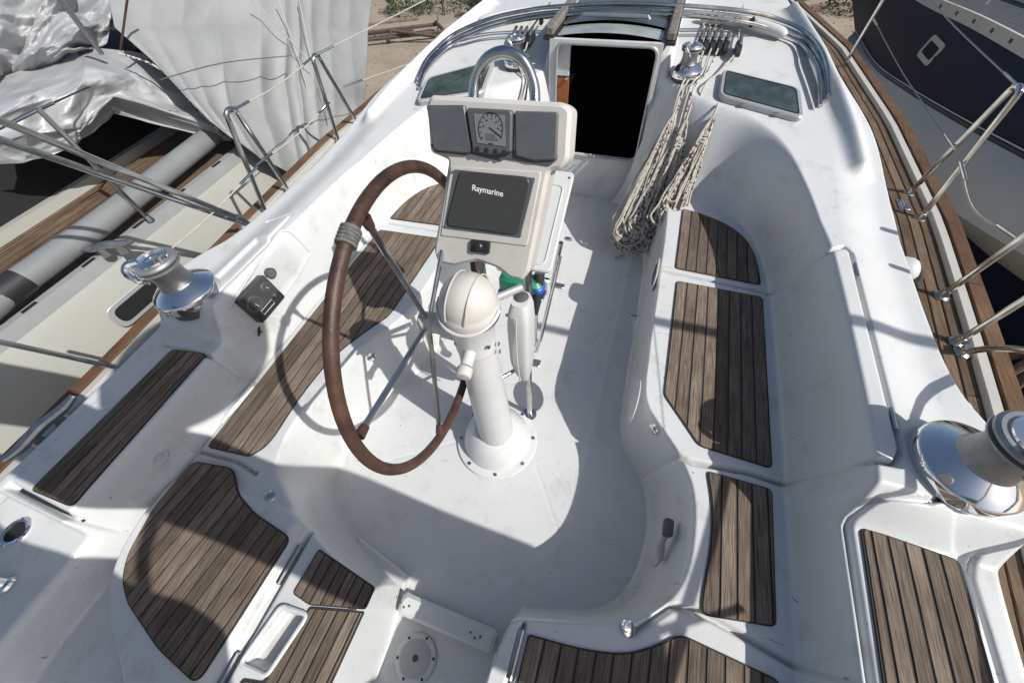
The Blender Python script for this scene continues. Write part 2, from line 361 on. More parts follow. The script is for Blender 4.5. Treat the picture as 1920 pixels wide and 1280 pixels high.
# port quarter behind the raised locker
q = ss((-.235 - GY) / .03) * ss((-.62 - GX) / .05)
pc = rounded([(-.44, .02), (-1.04, .02), (-1.075, -.12), (-1.03, -.32), (-.90, -.44), (-.72, -.52), (-.44, -.75)], .12, 6)
inside_lid = step(sd(pc), .03)
Z = Z + (np.minimum(Z, .455) - Z) * q
outq = ss((-.05 - GY) / .1) * ss((-.6 - GX) / .05) * (1 - inside_lid) * ss((1.12 - A) / .06)
Z = Z - .075 * outq
Z = Z + .020 * ss((-.46 - GX) / .05) * inside_lid
def groove(pl, d=.013, w=.0062):
    global Z; Z = Z - 2.0 * d * np.exp(-(sds(pl) / w) ** 2)
def ridge(pl, d=.006, w=.012):
    global Z; Z = Z + d * np.exp(-(sds(pl) / w) ** 2)
G1 = [(.50, 1.585), (.60, 1.578), (1.04, 1.555), (1.15, 1.515), (1.20, 1.545), (1.22, 1.52), (1.222, .68), (1.20, .635), (1.13, .628), (.96, .635), (.76, .615), (.68, .64)]
groove(G1, .016); ridge([(.58, 1.60), (1.0, 1.575)])
groove([(.64, .05), (.74, .15), (.80, .165), (.88, .155), (1.06, .12), (1.12, .11)], .016)
groove([(.335, -.03), (.34, -1)], .014)
groove([(1.335, .63), (1.325, .59), (1.28, .565), (1.17, .545), (1.145, .50), (1.138, -1)], .012)
groove([(1.44, .50), (1.42, .44), (1.43, -1)], .008)
groove([(-.52, 1.585), (-1.03, 1.575), (-1.07, 1.52), (-1.075, .40), (-1.07, .09), (-.88, .105), (-.77, .09)], .013)
groove(pc[9:-8], .016)
groove([(-.445, -.02), (-.45, -1)], .016, .009)
groove([(-1.40, .40), (-.96, .415), (-1.03, .40), (-1.06, .2), (-1.055, -.12)], .010)
groove([(-1.42, -.215), (-1.10, -.222)], .022, .009)
groove([(-1.36, -.03 + 1.15), (-1.215, 1.16), (-1.20, .62)], .006); 
rp0 = rounded([atz(*p, .385)[:2] for p in ((534, 1145), (566, 1158), (497, 1255), (462, 1238))], .012)
Z = Z - .035 * step(sd(rp0), .012)
# engine panel recess in the port coaming
rec = step(sd([(-1.30, .60), (-1.30, .98), (-1.19, .98), (-1.19, .60)]), .03); Z = Z - .018 * rec
ridge([(-.45, .72 + .9), (-.2, .9), (0, .95), (.2, .9), (.42, 1.65)], -.002, .006)
ridge([(-.5, .35), (-.2, .55)], -.002, .006); ridge([(.2, .55), (.42, .25)], -.002, .006)
ridge([(.42, 2.45), (.42, .3), (.2, .02)], .003, .02)
for pl_ in (G1, [(-1.42, .405), (-1.0, .405), (-1.06, .2), (-1.055, -.215), (-1.42, -.215)], [(1.325, .59), (1.17, .545), (1.145, .50), (1.138, -1.2), (1.43, -1.2), (1.42, .44)]):
    Z = Z + .0045 * step(sd(pl_), .006)
def zat(x, y):
    i = int(round((y - YS[0]) / RES)); j = int(round((x - XS[0]) / RES))
    if 0 <= i < len(YS) and 0 <= j < len(XS): return float(Z[i, j])
    return DECK
def nrm(p, e=.02):
    return Vector((-(zat(p[0] + e, p[1]) - zat(p[0] - e, p[1])) / (2 * e), -(zat(p[0], p[1] + e) - zat(p[0], p[1] - e)) / (2 * e), 1)).normalized()
def hit(px, py):
    d = ray(px, py); d = d / np.linalg.norm(d); t = .3
    while t < 8:
        p = CAM + d * t
        if abs(p[0]) < 1.7 and p[2] < zat(p[0], p[1]): break
        t += .004
    return Vector(CAM + d * t)
hole = (A < .315) & (GY > 2.655) & (GY < 2.80)
ny, nx_ = Z.shape
qi, qj = np.meshgrid(np.arange(ny - 1), np.arange(nx_ - 1), indexing='ij')
cxq = (XS[0] + (qj + .5) * RES); cyq = (YS[0] + (qi + .5) * RES)
hq = (np.abs(cxq) < .315) & (cyq > 2.655) & (cyq < 2.80)
cabhole = (np.abs(cxq) < .30) & (cyq >= 2.80) & (cyq < 3.3)
def lidmask(poly): return sd(poly, cxq, cyq) < 0
lid_polys = [
    ('locker_lid', 'white starboard bench locker lid with eight-plank seat and tall back, under the coaming', 'locker lid', G1 ),
    ('locker_lid', 'long port bench locker lid beside the wheel with planks shadowed by the rim', 'locker lid', [(-.54, 1.585), (-1.03, 1.575), (-1.07, 1.52), (-1.075, .40), (-1.07, .09), (-.88, .105), (-.70, .08), (-.78, .3), (-.77, .5), (-.72, .7), (-.64, .83), (-.54, .98)]),
    ('locker_lid', 'raised port locker lid with narrow five-seam teak panel, next to the big cleat', 'locker lid', [(-1.42, .405), (-1.0, .405), (-1.06, .2), (-1.055, -.215), (-1.42, -.215)]),
    ('locker_lid', 'curved port helm seat lid with rounded teak panel in the lower left corner', 'locker lid', pc),
    ('locker_lid', 'white starboard locker lid with six wide teak planks below the large winch', 'locker lid', [(1.325, .59), (1.17, .545), (1.145, .50), (1.138, -.9), (1.43, -.9), (1.42, .44)]),
]
def submesh(name, mask, parent=None):
    idx = np.nonzero(mask); i, j = idx
    v = lambda a, b: a * nx_ + b
    quads = np.stack([v(i, j), v(i, j + 1), v(i + 1, j + 1), v(i + 1, j)], 1)
    used, inv = np.unique(quads.ravel(), return_inverse=True); quads = inv.reshape(-1, 4)
    vi, vj = used // nx_, used % nx_
    co_ = np.stack([XS[vj], YS[vi], Z[vi, vj]], 1).astype(np.float32)
    me = bpy.data.meshes.new(name); me.vertices.add(len(co_)); me.vertices.foreach_set('co', co_.ravel())
    nq = len(quads); me.loops.add(nq * 4); me.loops.foreach_set('vertex_index', quads.ravel().astype(np.int32))
    me.polygons.add(nq); me.polygons.foreach_set('loop_start', np.arange(nq, dtype=np.int32) * 4)
    me.polygons.foreach_set('loop_total', np.full(nq, 4, np.int32)); me.update(calc_edges=True)
    me.materials.append(M['gel']); me.shade_smooth()
    o = link(bpy.data.objects.new(name, me)); o.parent = parent
    return o
free = ~(hq | cabhole); LIDS = []
for nm, lb, ct, pl in lid_polys:
    mk = lidmask(pl) & free; free &= ~mk
    t = thing(nm, lb, ct); submesh('lid_shell', mk, t); LIDS.append(t)
submesh('cockpit_moulding', free); bpy.data.objects['cockpit_moulding']['kind'] = 'structure'
# ---------------------------------------------------------------- teak panels
def teak(parent, poly, z, direc=(0, 1), w=.047, gap=.0062, r=.02, mt='teak', off=0.0, th=.006):
    poly = rounded(poly, r); dx, dy = Vector(direc).normalized(); nx, ny_ = dy, -dx
    b = MB().prism(poly, z - .006, z + .003).build('caulking', 'caulk', parent, smooth=0)
    inn = inset(poly if sum(poly[i][0] * poly[(i + 1) % len(poly)][1] - poly[(i + 1) % len(poly)][0] * poly[i][1] for i in range(len(poly))) > 0 else poly[::-1], .004)
    pr = [p[0] * nx + p[1] * ny_ for p in inn]; lo_, hi_ = min(pr), max(pr); k = lo_ + off
    if off: k -= w
    while k < hi_:
        a = max(k, lo_); e = min(k + w - gap, hi_)
        if e - a > .006:
            p = clip(clip(inn, nx, ny_, a), -nx, -ny_, -e); q = []
            for c in p:
                if not q or (Vector(c) - Vector(q[-1])).length > 8e-4: q.append(c)
            if len(q) > 2 and (Vector(q[0]) - Vector(q[-1])).length < 8e-4: q.pop()
            if len(q) > 2 and area(q) > 8e-5:
                MB().prism(q, z, z + th + random.uniform(-.0006, .0006), bev=.0012).build('plank', mt, parent, smooth=0)
        k += w
P2 = lambda px, py, z: atz(px, py, z)[:2]
S = SEAT + .002
def poly_px(pts, z): return [P2(*p, z) for p in pts]
# starboard bench lid
teak(LIDS[0], [(.645, 1.52), (1.035, 1.515), (1.037, .672), (.79, .682), (.725, .765), (.648, .86)], S + .0045, w=.0485)
hg = MB()
for (x, y) in ((1.222, 1.42), (1.222, .78)): MB().box((x, y, COAM + .001), (.010, .07, .006)).tube([(x, y - .035, COAM + .003), (x, y + .035, COAM + .003)], .004, 6).build('hinge', 'steel', LIDS[0])
tp = thing('teak_seat_panel', 'forward starboard seat panel with a rounded outer corner, under the rope tails', 'teak panel')
teak(tp, [(.632, 2.125), (.72, 2.105), (.86, 2.05, .1), (.965, 1.95, .15), (1.02, 1.79, .1), (1.033, 1.60), (.632, 1.61)], S, w=.0485)
tp = thing('teak_seat_panel', 'starboard helm seat panel of four planks with a concave inner edge', 'teak panel')
teak(tp, [(.822, .600, .02), (1.035, .600), (1.028, .195), (.822, .158, .03), (.825, .22, .05), (.845, .36, .1), (.845, .48, .1)], S, w=.0485)
tp = thing('teak_seat_panel', 'stern seat panel on the starboard side at the bottom edge', 'teak panel')
teak(tp, [(.355, -.045, .01), (.50, -.03, .05), (.62, -.005, .06), (.70, .04, .06), (.77, .095, .03), (1.03, .075), (1.03, -.5), (.36, -.5)], S, w=.0485)
teak(LIDS[4], [(1.172, .487), (1.398, .473), (1.39, -.6), (1.152, -.6)], LEDGE + .0075, w=.0395)
# port panels
tp = thing('teak_seat_panel', 'forward port seat panel glimpsed behind the rim and the display pod', 'teak panel')
teak(tp, [(-.632, 2.125), (-.632, 1.63), (-1.033, 1.61), (-1.02, 1.79, .1), (-.965, 1.95, .15), (-.86, 2.05, .1), (-.72, 2.105)], S, w=.0485)
teak(LIDS[1], [(-.645, 1.52), (-.652, .92, .04), (-.72, .80, .08), (-.79, .62, .1), (-.805, .40, .1), (-.79, .20, .08), (-.835, .135, .02), (-1.03, .115), (-1.038, 1.50)], S, w=.0485)
teak(LIDS[2], [(-1.318, .392), (-1.152, .415), (-1.13, -.195), (-1.32, -.20)], LEDGE + .0065, w=.0385)
p3 = poly_px([(365, 865), (440, 878), (449, 925), (480, 962), (548, 1008), (372, 1283), (300, 1215), (243, 1130), (233, 1085), (243, 1040), (290, 955)], .395)
a_, b_ = P2(416, 877, .395), P2(242, 1078, .395)
teak(LIDS[3], p3, SEAT + .022, direc=(a_[0] - b_[0], a_[1] - b_[1]), w=.0445, r=.03, mt='teak3')
st5 = thing('swing_seat', 'fold-down seat section left of the stern passage with a moulded hand recess', 'seat section')
teak(st5, poly_px([(548, 1112), (598, 1028), (703, 1100), (684, 1142), (580, 1134)], .385), S, direc=(.02, 1), w=.034, r=.010)
teak(st5, poly_px([(581, 1137), (683, 1145), (598, 1330), (420, 1330), (455, 1272), (494, 1278)], .385), S, direc=(.02, 1), w=.034, r=.008)
tr_c = [Vector((*p, .386)) for p in rounded([atz(*q, .385)[:2] for q in ((527, 1134), (578, 1152), (500, 1268), (450, 1245))], .018)]
MB().tube(tr_c, .007, 8, closed=True).build('recess_rim', 'gel', st5)
# ================================================================= our hull sides, side decks, rails
def railx(y): return float(np.interp(y, [-1, .3, 1.19, 1.58, 2.21, 3.3, 4.6, 6.0, 8.0], [1.66, 1.755, 1.85, 1.885, 1.935, 1.93, 1.82, 1.5, .7]))
YY = np.linspace(-1.0, 8.0, 91)
for s, nm in ((1, 'starboard'), (-1, 'port')):
    b = MB(); G = []
    for y in YY:
        x = railx(y); G.append([(s * (x - .14), y, DECK - .004), (s * (x - .02), y, DECK - .004), (s * (x - .005), y, .36), (s * (x - .10), y, -.3), (s * (x * .72), y, -1.0), (s * x * .12, y, -1.25)])
    b.grid(G if s < 0 else G); o = b.build('hull_side', 'gel'); tag(o, f'white {nm} hull side under the teak rail', 'hull', kind='structure')
    fd = MB(); G = []
    for y in np.linspace(2.9, 8, 40):
        x = railx(y); G.append([(s * t_ * x, y, DECK - .006) for t_ in (.2, .99)])
    fd.grid(G)
    G = []
    for y in np.linspace(-1, 2.95, 40): G.append([(s * 1.45, y, DECK - .006), (s * railx(y) * .99, y, DECK - .006)])
    fd.grid(G); tag(fd.build('side_deck', 'gel'), kind='structure')
    def strip(x0, x1, z0, z1, ya, yb, n=40):
        G = []
        for y in np.linspace(ya, yb, n):
            X = railx(y); a = s * (X + x0); c = s * (X + x1); bv = .003
            G.append([(a, y, z0), (a, y, z1 - bv), (a + s * bv, y, z1), (c - s * bv, y, z1), (c, y, z1 - bv), (c, y, z0)])
        bb = MB().grid(G)
        k = len(bb.v); bb.f.append((0, 1, 2, 3, 4, 5)); bb.f.append(tuple(range(k - 1, k - 7, -1))); return bb
    rl = thing('toe_rail', f'weathered brown wooden toe rail along the {nm} deck edge with a pale strip inside', 'rail')
    for ya, yb in ((-1, 1.75), (1.754, 4.3), (4.304, 6.5)): strip(-.062, .0, DECK, DECK + .035 if s > 0 else DECK + .03, ya, yb).build('rail_plank', 'railteak', rl, smooth=0)
    strip(-.105, -.066, DECK, DECK + .028, -1, 6.5).build('inner_strip', 'strip', rl, smooth=0)
    if s > 0:
        dk = thing('teak_deck_planking', 'brown teak planking of the starboard side deck outside the cockpit coaming', 'deck planking')
        pw = .048
        for i in range(9):
            a = -.110 - pw * i; yb0 = -1; joints = sorted([NR.uniform(.4, 1.6), NR.uniform(2.2, 3.2), NR.uniform(3.8, 4.6)])
            for yb in joints + [6]:
                strip(a - pw + .0035, a, DECK - .002, DECK + .006, yb0, yb - .004, 24).build('plank', 'deckteak', dk, smooth=0); yb0 = yb
        cb = MB(); G = []
        for y in YY[:76]: G.append([(railx(y) - .56, y, DECK + .001), (railx(y) - .10, y, DECK + .001)])
        cb.grid(G).build('caulking', 'caulk', dk, smooth=0)
# ================================================================= companionway
cw = thing('companionway', 'dark open companionway with rounded corners in the white bulkhead', 'doorway', (0, 2.70, .3))
YB = 2.705
xl, xr, zl, zh, rc = -.22, .295, .315, .975, .055
outer = [(-.36, .02), (.36, .02), (.36, .93), (.34, .955), (-.34, .955), (-.36, .93)]
innr = rounded([(xl - .07, zl), (xr, zl), (xr, zh), (xl - .07, zh)], rc, 6)
def frame_plate(outer_r, inner_r, y0, y1):
    ir_ = []
    for i in range(len(inner_r)):
        a = Vector(inner_r[i]); c = Vector(inner_r[(i + 1) % len(inner_r)]); k = max(1, int((c - a).length / .004)); ir_ += [tuple(a.lerp(c, j / k)) for j in range(k)]
    inner_r = ir_
    b = MB(); n = len(inner_r); cx = sum(p[0] for p in inner_r) / n; cz = sum(p[1] for p in inner_r) / n; out = []
    xs = [p[0] for p in outer_r]; zs = [p[1] for p in outer_r]; x0, x1, z0, z1 = min(xs), max(xs), min(zs), max(zs)
    for p in inner_r:
        dx, dz = p[0] - cx, p[1] - cz; t = min((x1 - cx) / dx if dx > 1e-6 else ((x0 - cx) / dx if dx < -1e-6 else 1e9), (z1 - cz) / dz if dz > 1e-6 else ((z0 - cz) / dz if dz < -1e-6 else 1e9))
        out.append((cx + dx * t, cz + dz * t))
    vs = [(p[0], y0, p[1]) for p in inner_r] + [(p[0], y0, p[1]) for p in out] + [(p[0], y1, p[1]) for p in inner_r] + [(p[0], y1, p[1]) for p in out]
    fs = []
    for i in range(n):
        j = (i + 1) % n; fs += [(i, j, n + j, n + i), (2 * n + j, 2 * n + i, 3 * n + i, 3 * n + j), (j, i, 2 * n + i, 2 * n + j), (n + i, n + j, 3 * n + j, 3 * n + i)]
    return b.add(vs, fs)
frame_plate([(-.335, .0), (.318, .99)], innr, YB - .012, YB + .02).build('bulkhead_panel', 'gel', cw, smooth=0)
MB().box((0, YB - .03, .0), (.66, .09, .012), bev=.003).build('threshold', 'gel', cw)
MB().tube([(p[0], YB - .014, p[1]) for p in innr], .009, 8, closed=True).build('door_seal', 'lead', cw)
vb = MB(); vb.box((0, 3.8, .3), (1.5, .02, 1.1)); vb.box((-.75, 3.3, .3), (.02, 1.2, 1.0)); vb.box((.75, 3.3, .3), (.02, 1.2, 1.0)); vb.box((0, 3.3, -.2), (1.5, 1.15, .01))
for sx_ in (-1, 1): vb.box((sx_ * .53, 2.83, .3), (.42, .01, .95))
vb.build('cabin_interior', 'dark', cw, smooth=0)  # near-black colour stands in for the darkness of the unlit cabin
MB().box((-.262, YB + .035, .555), (.095, .02, .46), bev=.004).build('door_leaf', 'brown', cw)
MB().box((-.262, YB + .03, .88), (.095, .02, .18), bev=.004).build('door_leaf_top', 'white', cw)
MB().lathe([(.009, 0), (.011, .004), (.011, .01), (.006, .014)], (-.225, YB + .02, .78), (0, -1, 0), 12).build('door_catch', 'steel', cw)
sh = thing('sliding_hatch', 'smoked acrylic sliding hatch with a long grip above the dark doorway', 'hatch', (0, 3.0, .98))
G = []
for y in np.linspace(2.90, 3.75, 6): G.append([(x, y, 1.03 - .03 * (x / .31) ** 2 + (y - 2.8) * .03) for x in np.linspace(-.305, .305, 13)])
MB().grid(G).build('hatch_panel', 'smoke', sh)
G = []
for y in np.linspace(2.735, 2.895, 4): G.append([(x, y, 1.018 - .025 * (x / .31) ** 2) for x in np.linspace(-.30, .30, 13)])
MB().grid(G).build('front_strip', mat('frosted_strip', (.34, .37, .36), .15, noise=.3, nscale=6, coat=.3), sh)
MB().tube([(-.20, 2.92, 1.035), (-.19, 2.92, 1.048), (.19, 2.92, 1.048), (.20, 2.92, 1.035)], .012, 8).build('hatch_grip', 'alu', sh)
for s in (1, -1):
    t = thing('hatch_runner', f'weathered grey-brown wooden runner on the {"right" if s > 0 else "left"} side of the sliding hatch', 'runner', group=None)
    MB().box((s * .345, 3.10, 1.02), (.05, .78, .045), bev=.008).build('runner_bar', mat('grey_wood', (.20, .175, .15), .8, noise=.45, nscale=30, bump=.3) if s > 0 else bpy.data.materials['grey_wood'], t)
    MB().box((s * .345, 3.10, .99), (.066, .80, .02), bev=.004).build('runner_base', 'black', t)
# ================================================================= winches
knurl = mat('knurled_metal', (.33, .335, .34), .30, 1, noise=.22, nscale=40, bump=.35, bscale=260)
def winch(loc, sc, label, lean=(0, 0, 1), grp='winches with chrome skirts'):
    t = thing('winch', label, 'winch', loc, grp); hk = .92
    def L(prof, nm, m_, n=40): MB().lathe([(r * sc, z * sc * hk) for r, z in prof], loc, lean, n).build(nm, m_, t)
    L([(.110, -.03), (.110, .0), (.112, .012), (.108, .016)], 'base_ring', 'dgrey')
    L([(.118, .014), (.125, .018), (.126, .030), (.126, .062), (.123, .068), (.121, .070), (.100, .088), (.074, .104), (.064, .112)], 'chrome_skirt', 'chrome', 56)
    L([(.070, .106), (.064, .120), (.060, .150), (.062, .185), (.069, .205)], 'drum', knurl)
    L([(.072, .203), (.081, .208), (.081, .214), (.070, .218)], 'lower_jaw', 'alu'); L([(.066, .217), (.066, .226)], 'jaw_groove', 'black'); L([(.070, .225), (.083, .229), (.083, .236), (.076, .244), (.05, .246)], 'upper_jaw', 'alu')
    L([(.062, .243), (.060, .252), (.03, .258), (.026, .250), (.012, .249), (.012, .24)], 'cap', 'chrome')
    q_ = Vector((0, 0, 1)).rotation_difference(Vector(lean).normalized()); b = MB()
    pts = [Vector((-.03, -.035, .235)), Vector((-.05, -.062, .238)), Vector((-.045, -.088, .222)), (-.015, -.092, .19), (.0, -.07, .165)]
    b.tube([Vector(loc) + q_ @ (Vector(p) * sc) for p in pts], [.013 * sc, .014 * sc, .012 * sc, .010 * sc, .008 * sc], 8, smooth_=4); b.build('feeder_arm', 'chrome', t)
    return t
zb_ = zat(1.38, .68) + .002
wR, wL = atz(1812, 872, zb_ + .045), atz(350, 545, zb_ + .045)
winch((wR[0], wR[1], zb_), 1.0, 'large chrome primary winch on the starboard coaming at the right edge', (.05, -.0, 1), 'primary winches')
winch((wL[0], wL[1], zb_), .96, 'large chrome primary winch on the port coaming near the engine gauges', (-.03, .0, 1), 'primary winches')
wz = zat(.49, 2.76)
winch((.47, 2.74, wz), .68, 'small chrome winch with rope on it, right of the dark doorway', (0, 0, 1), 'cabin top winches')
winch((-.56, 2.74, wz), .68, 'small chrome winch seen through the steel grab hoop', (0, 0, 1), 'cabin top winches')
# ================================================================= steering pedestal
PX, PY = .005, .60
ped = thing('steering_pedestal', 'white steering pedestal with a domed compass cover, standing in the cockpit', 'pedestal', (PX, PY, 0))
MB().lathe([(.192, .0), (.194, .006), (.190, .012), (.160, .016), (.158, .02), (.150, .06), (.125, .11), (.096, .145), (.084, .152)], (PX - .02, PY + .02, .003), (0, 0, 1), 56).build('foot_flange', 'gel', ped)
MB().lathe([(.080, .12), (.076, .3), (.068, .60), (.064, .72), (.060, .84)], (PX - .01, PY + .01, .0), (0, 0, 1), 40).build('column', 'white', ped)
MB().lathe([(.0605, .835), (.062, .84), (.0625, .845), (.061, .85), (.066, .92), (.074, .975), (.080, .99), (.081, .998)], (PX - .005, PY, .0), (0, 0, 1), 40).build('column_head', 'white', ped)
MB().lathe([(.083, .994), (.084, .999), (.081, 1.004)], (PX, PY, 0), (0, 0, 1), 40).build('seal_ring', 'black', ped)
dm = MB(); dm.lathe([(.083, 1.004), (.084, 1.018), (.082, 1.03), (.079, 1.034)] + [(.079 * math.cos(a), 1.034 + .085 * math.sin(a)) for a in np.linspace(.1, 1.55, 12)], (PX, PY, 0), (0, 0, 1), 40)
dm.build('compass_cover', 'cream', ped)
for dx in (-.030, .028):
    MB().tube([(PX + dx, PY + .088 * math.cos(a) * (1 - abs(dx) * 2.2), 1.032 + .088 * math.sin(a) * (1 - abs(dx) * 2.2)) for a in np.linspace(.1, 3.04, 20)], .0022, 5).build('cover_seam', 'cream', ped)
MB().tube([(PX + .087 * math.cos(a), PY + .087 * math.sin(a), 1.03 + .03 * math.sin(a)) for a in np.linspace(math.pi, 2 * math.pi, 20)], .005, 8).build('cover_bail', 'white', ped)
k0 = Vector(aty(885, 680, .51)); k1 = Vector(aty(880, 708, .475))
MB().lathe([(.018, 0), (.018, .045)], (PX + .005, .54, k0.z), (0.1, -1, -.1), 20).build('brake_stem', 'white', ped)
MB().lathe([(.022, 0), (.0235, .003), (.0235, .024), (.020, .028), (.008, .030)], (PX + .01, .49, k0.z - .005), (0.1, -1, -.1), 24).build('brake_knob', 'cream', ped)
for a in range(8):
    an = a * math.pi / 4 + .3; MB().lathe([(.009, 0), (.008, .004), (.003, .005)], (PX - .02 + .175 * math.cos(an), PY + .02 + .175 * math.sin(an), .017), (0, 0, 1), 10).build('screw', 'steel', ped)
for z_, a in ((.90, -2.2), (.90, -.6), (.86, .1), (.82, .1)): MB().lathe([(.007, 0), (.006, .004)], (PX + .067 * math.cos(a), PY + .067 * math.sin(a), z_), (math.cos(a), math.sin(a), 0), 10).build('screw', 'steel', ped)
# wheel: plane facing port
_wd = ray(804, 604); _wd = _wd / np.linalg.norm(_wd); _wc = CAM + _wd * 1.17; WR = .360 * 1.17
WX, WY, WZ = [float(q_) for q_ in _wc]
_n = Vector((math.cos(R_(4)) * math.sin(R_(96)), -math.cos(R_(4)) * math.cos(R_(96)), math.sin(R_(4)))); _a = Vector((0, 1, 0)); _a = (_a - _n * _a.dot(_n)).normalized(); _b = _n.cross(_a); _b = _b if _b.z > 0 else -_b
def wp_(a, r=None): return Vector((WX, WY, WZ)) + (_a * math.cos(a) + _b * math.sin(a)) * (WR if r is None else r)
MB().tube([wp_(a) for a in np.linspace(0, 2 * math.pi, 97)[:-1]], .0153, 14, closed=True).build('steering_wheel', 'wheel', ped, label='large leather-brown steering wheel turned sideways on its hub, with a cord wrap near its top'); wh = bpy.data.objects['steering_wheel']
ht = Vector((WX, WY, WZ))
for k in range(5):
    a = R_(97 + 72 * k); d = (wp_(a) - ht).normalized(); e = wp_(a, WR - .018)
    MB().tube([ht + d * .02, ht + (e - ht) * .85, e], [.0075, .0085, .0085], 10).build('spoke', 'steel', wh)
    MB().tube([ht + (e - ht) * .93, e], [.011, .014], 10).build('spoke_socket', 'wheel', wh)
MB().lathe([(.012, -.012), (.030, -.012), (.032, 0), (.032, .03), (.026, .034)], ht - _n * .012, _n, 28).build('hub', 'cream', wh)
MB().lathe([(.027, 0), (.028, .03), (.035, .034), (.035, .07), (.030, .075)], ht + Vector((.02, 0, -.002)), (1, 0, 0), 28).build('shaft_housing', 'white', wh)
MB().tube([ht + Vector((-.015, -.01, -.02)), ht + Vector((-.02, -.045, -.045))], .008, 8).build('lock_lever', 'cream', wh)
b = MB()
for i in range(5):
    a0 = R_(104 + i * 1.1); c = wp_(a0); d = (c - ht).normalized()
    b.tube([c + (d * math.cos(q_) + _n * math.sin(q_)) * .0178 for q_ in np.linspace(0, 2 * math.pi, 17)[:-1]], .0045, 6, closed=True)
b.build('rope_wrap', mat('grey_cord', (.16, .155, .145), .85, noise=.5, nscale=90), wh)
# pedestal guard hoop
gh = thing('guard_hoop', 'polished stainless grab hoop rising over the display pod', 'grab hoop', (.02, .8, 0))
def hoop_side(s): return Vector((.015 + s * .086, .80, 0))
L0, R0 = Vector((-.072, .815, .01)), Vector((.10, .79, .01))
L1, R1 = Vector((-.075, .86, .90)), Vector((.088, .86, .90))
L2, R2 = Vector(aty(887, 195, 1.05)), Vector(aty(1003, 195, 1.05))
top = [Vector(aty(892, 150, 1.075)), Vector(aty(912, 112, 1.08)), Vector(aty(945, 98, 1.08)), Vector(aty(978, 112, 1.08)), Vector(aty(998, 150, 1.075))]
MB().tube([L0, L0 + Vector((0, 0, .3)), L1, Vector(aty(883, 290, .965)), L2] + top + [R2, Vector(aty(998, 290, .965)), R1, R0 + Vector((0, 0, .3)), R0], .0145, 14, smooth_=6).build('hoop_tube', 'steel', gh)
for c in (L0, R0): MB().lathe([(.034, 0), (.034, .004), (.018, .008), (.017, .02)], c, (0, 0, 1), 20).build('foot_plate', 'steel', gh)
MB().tube([Vector((-.0, .66, .955)), Vector((.095, .775, .94))], .012, 10).build('cross_brace', 'lead', gh)
MB().tube([Vector((.0, .66, .50)), Vector((.095, .775, .50))], .008, 10).build('cross_brace', 'steel', gh)
# autopilot / gear housing clamped to the hoop leg
ga = thing('control_housing', 'white long rounded control housing clamped to the right leg of the steel hoop', 'housing', (.1, .74, .7))
prof = []
b = MB(); G = []
for t_ in np.linspace(0, 1, 15):
    z = .44 + .47 * t_; w_ = float(np.interp(t_, [0, .12, .35, .8, .93, 1], [.018, .027, .036, .037, .033, .026])); d_ = float(np.interp(t_, [0, .12, .35, .8, .93, 1], [.022, .036, .05, .05, .044, .034]))
    cx_, cy_ = .098, .755 - .012 * math.sin(math.pi * t_)
    sec = rounded([(-w_, -d_), (w_, -d_), (w_, d_), (-w_, d_)], .02, 4); G.append([(cx_ + p[0], cy_ + p[1], z) for p in sec] + [(cx_ + sec[0][0], cy_ + sec[0][1], z)])
b.grid(G); n_ = len(G[0]) - 1; b.f.append(tuple(range(n_ - 1, -1, -1))); b.f.append(tuple(14 * (n_ + 1) + k for k in range(n_))); b.build('shell', 'white', ga)
MB().tube([(.098, .697, .50), (.098, .683, .68), (.098, .70, .88)], .0035, 6, smooth_=5).build('shell_seam', 'cream', ga)
MB().lathe([(.02, 0), (.022, .004), (.014, .008)], (.10, .76, .912), (0, 0, 1), 18).build('tube_gasket', 'dgrey', ga)
MB().box((.062, .72, .86), (.012, .01, .012), bev=.003).build('bolt', 'steel', ga)
# engine lever
lv = thing('engine_lever', 'black throttle lever with a stubby grip beside the white control housing', 'lever', (.16, .82, .6))
lp0, lp1, lp2 = Vector(aty(1000, 640, .86)), Vector(aty(1004, 590, .93)), Vector(aty(1012, 512, 1.02))
MB().tube([lp0, lp1], [.014, .010], 10).build('shank', 'satin', lv)
MB().tube([lp1, lp1.lerp(lp2, .3), lp2], [.009, .017, .020], 12).build('grip', 'black', lv)
MB().box(lp0 + Vector((-.01, 0, -.01)), (.04, .04, .05), bev=.01).build('pivot_block', 'alu', lv)
# ================================================================= display pod
pod = thing('instrument_pod', 'cream instrument pod with grey blank covers, a wind dial and a covered plotter', 'instrument pod', (-.03, .9, 1.1))
TL = Vector(aty(800, 180, .955)); TR = Vector(aty(1070, 196, .955)); BL = Vector(aty(812, 495, .765)); BR = Vector(aty(990, 526, .765))
O_ = (BL + BR) / 2; vv = ((TL + TR) / 2 - O_).normalized(); uu = (TR - TL); uu = (uu - vv * uu.dot(vv)).normalized(); ww = uu.cross(vv); ww = ww if ww.y < 0 else -ww
def face(px, py, off=0.0):
    """point of the pod face seen at a photo pixel, in pod-local u,v"""
    d = Vector(ray(px, py)); c = Vector(CAM); t_ = (O_ + ww * off - c).dot(ww) / d.dot(ww); p = c + d * t_ - O_; return (p.dot(uu), p.dot(vv))
def fp(pts, off=0.0): return [face(*p, off) for p in pts]
def fr(off=0.0): return (O_, uu, vv, ww)
def pprism(pts, z0, z1, nm, m_, parent, r=.012, bev=.003, off=None):
    poly = fp(pts, z1 if off is None else off); 
    if r: poly = rounded(poly, r, 5)
    return MB().prism(poly, z0, z1, fr=(O_, uu, vv, ww), bev=bev).build(nm, m_, parent)
body = [(806, 178), (1056, 192), (1072, 205), (1066, 300), (1052, 318), (1030, 322), (992, 510), (978, 527), (955, 522), (935, 505), (895, 490), (850, 500), (818, 492), (812, 470), (840, 300), (805, 285), (798, 195)]
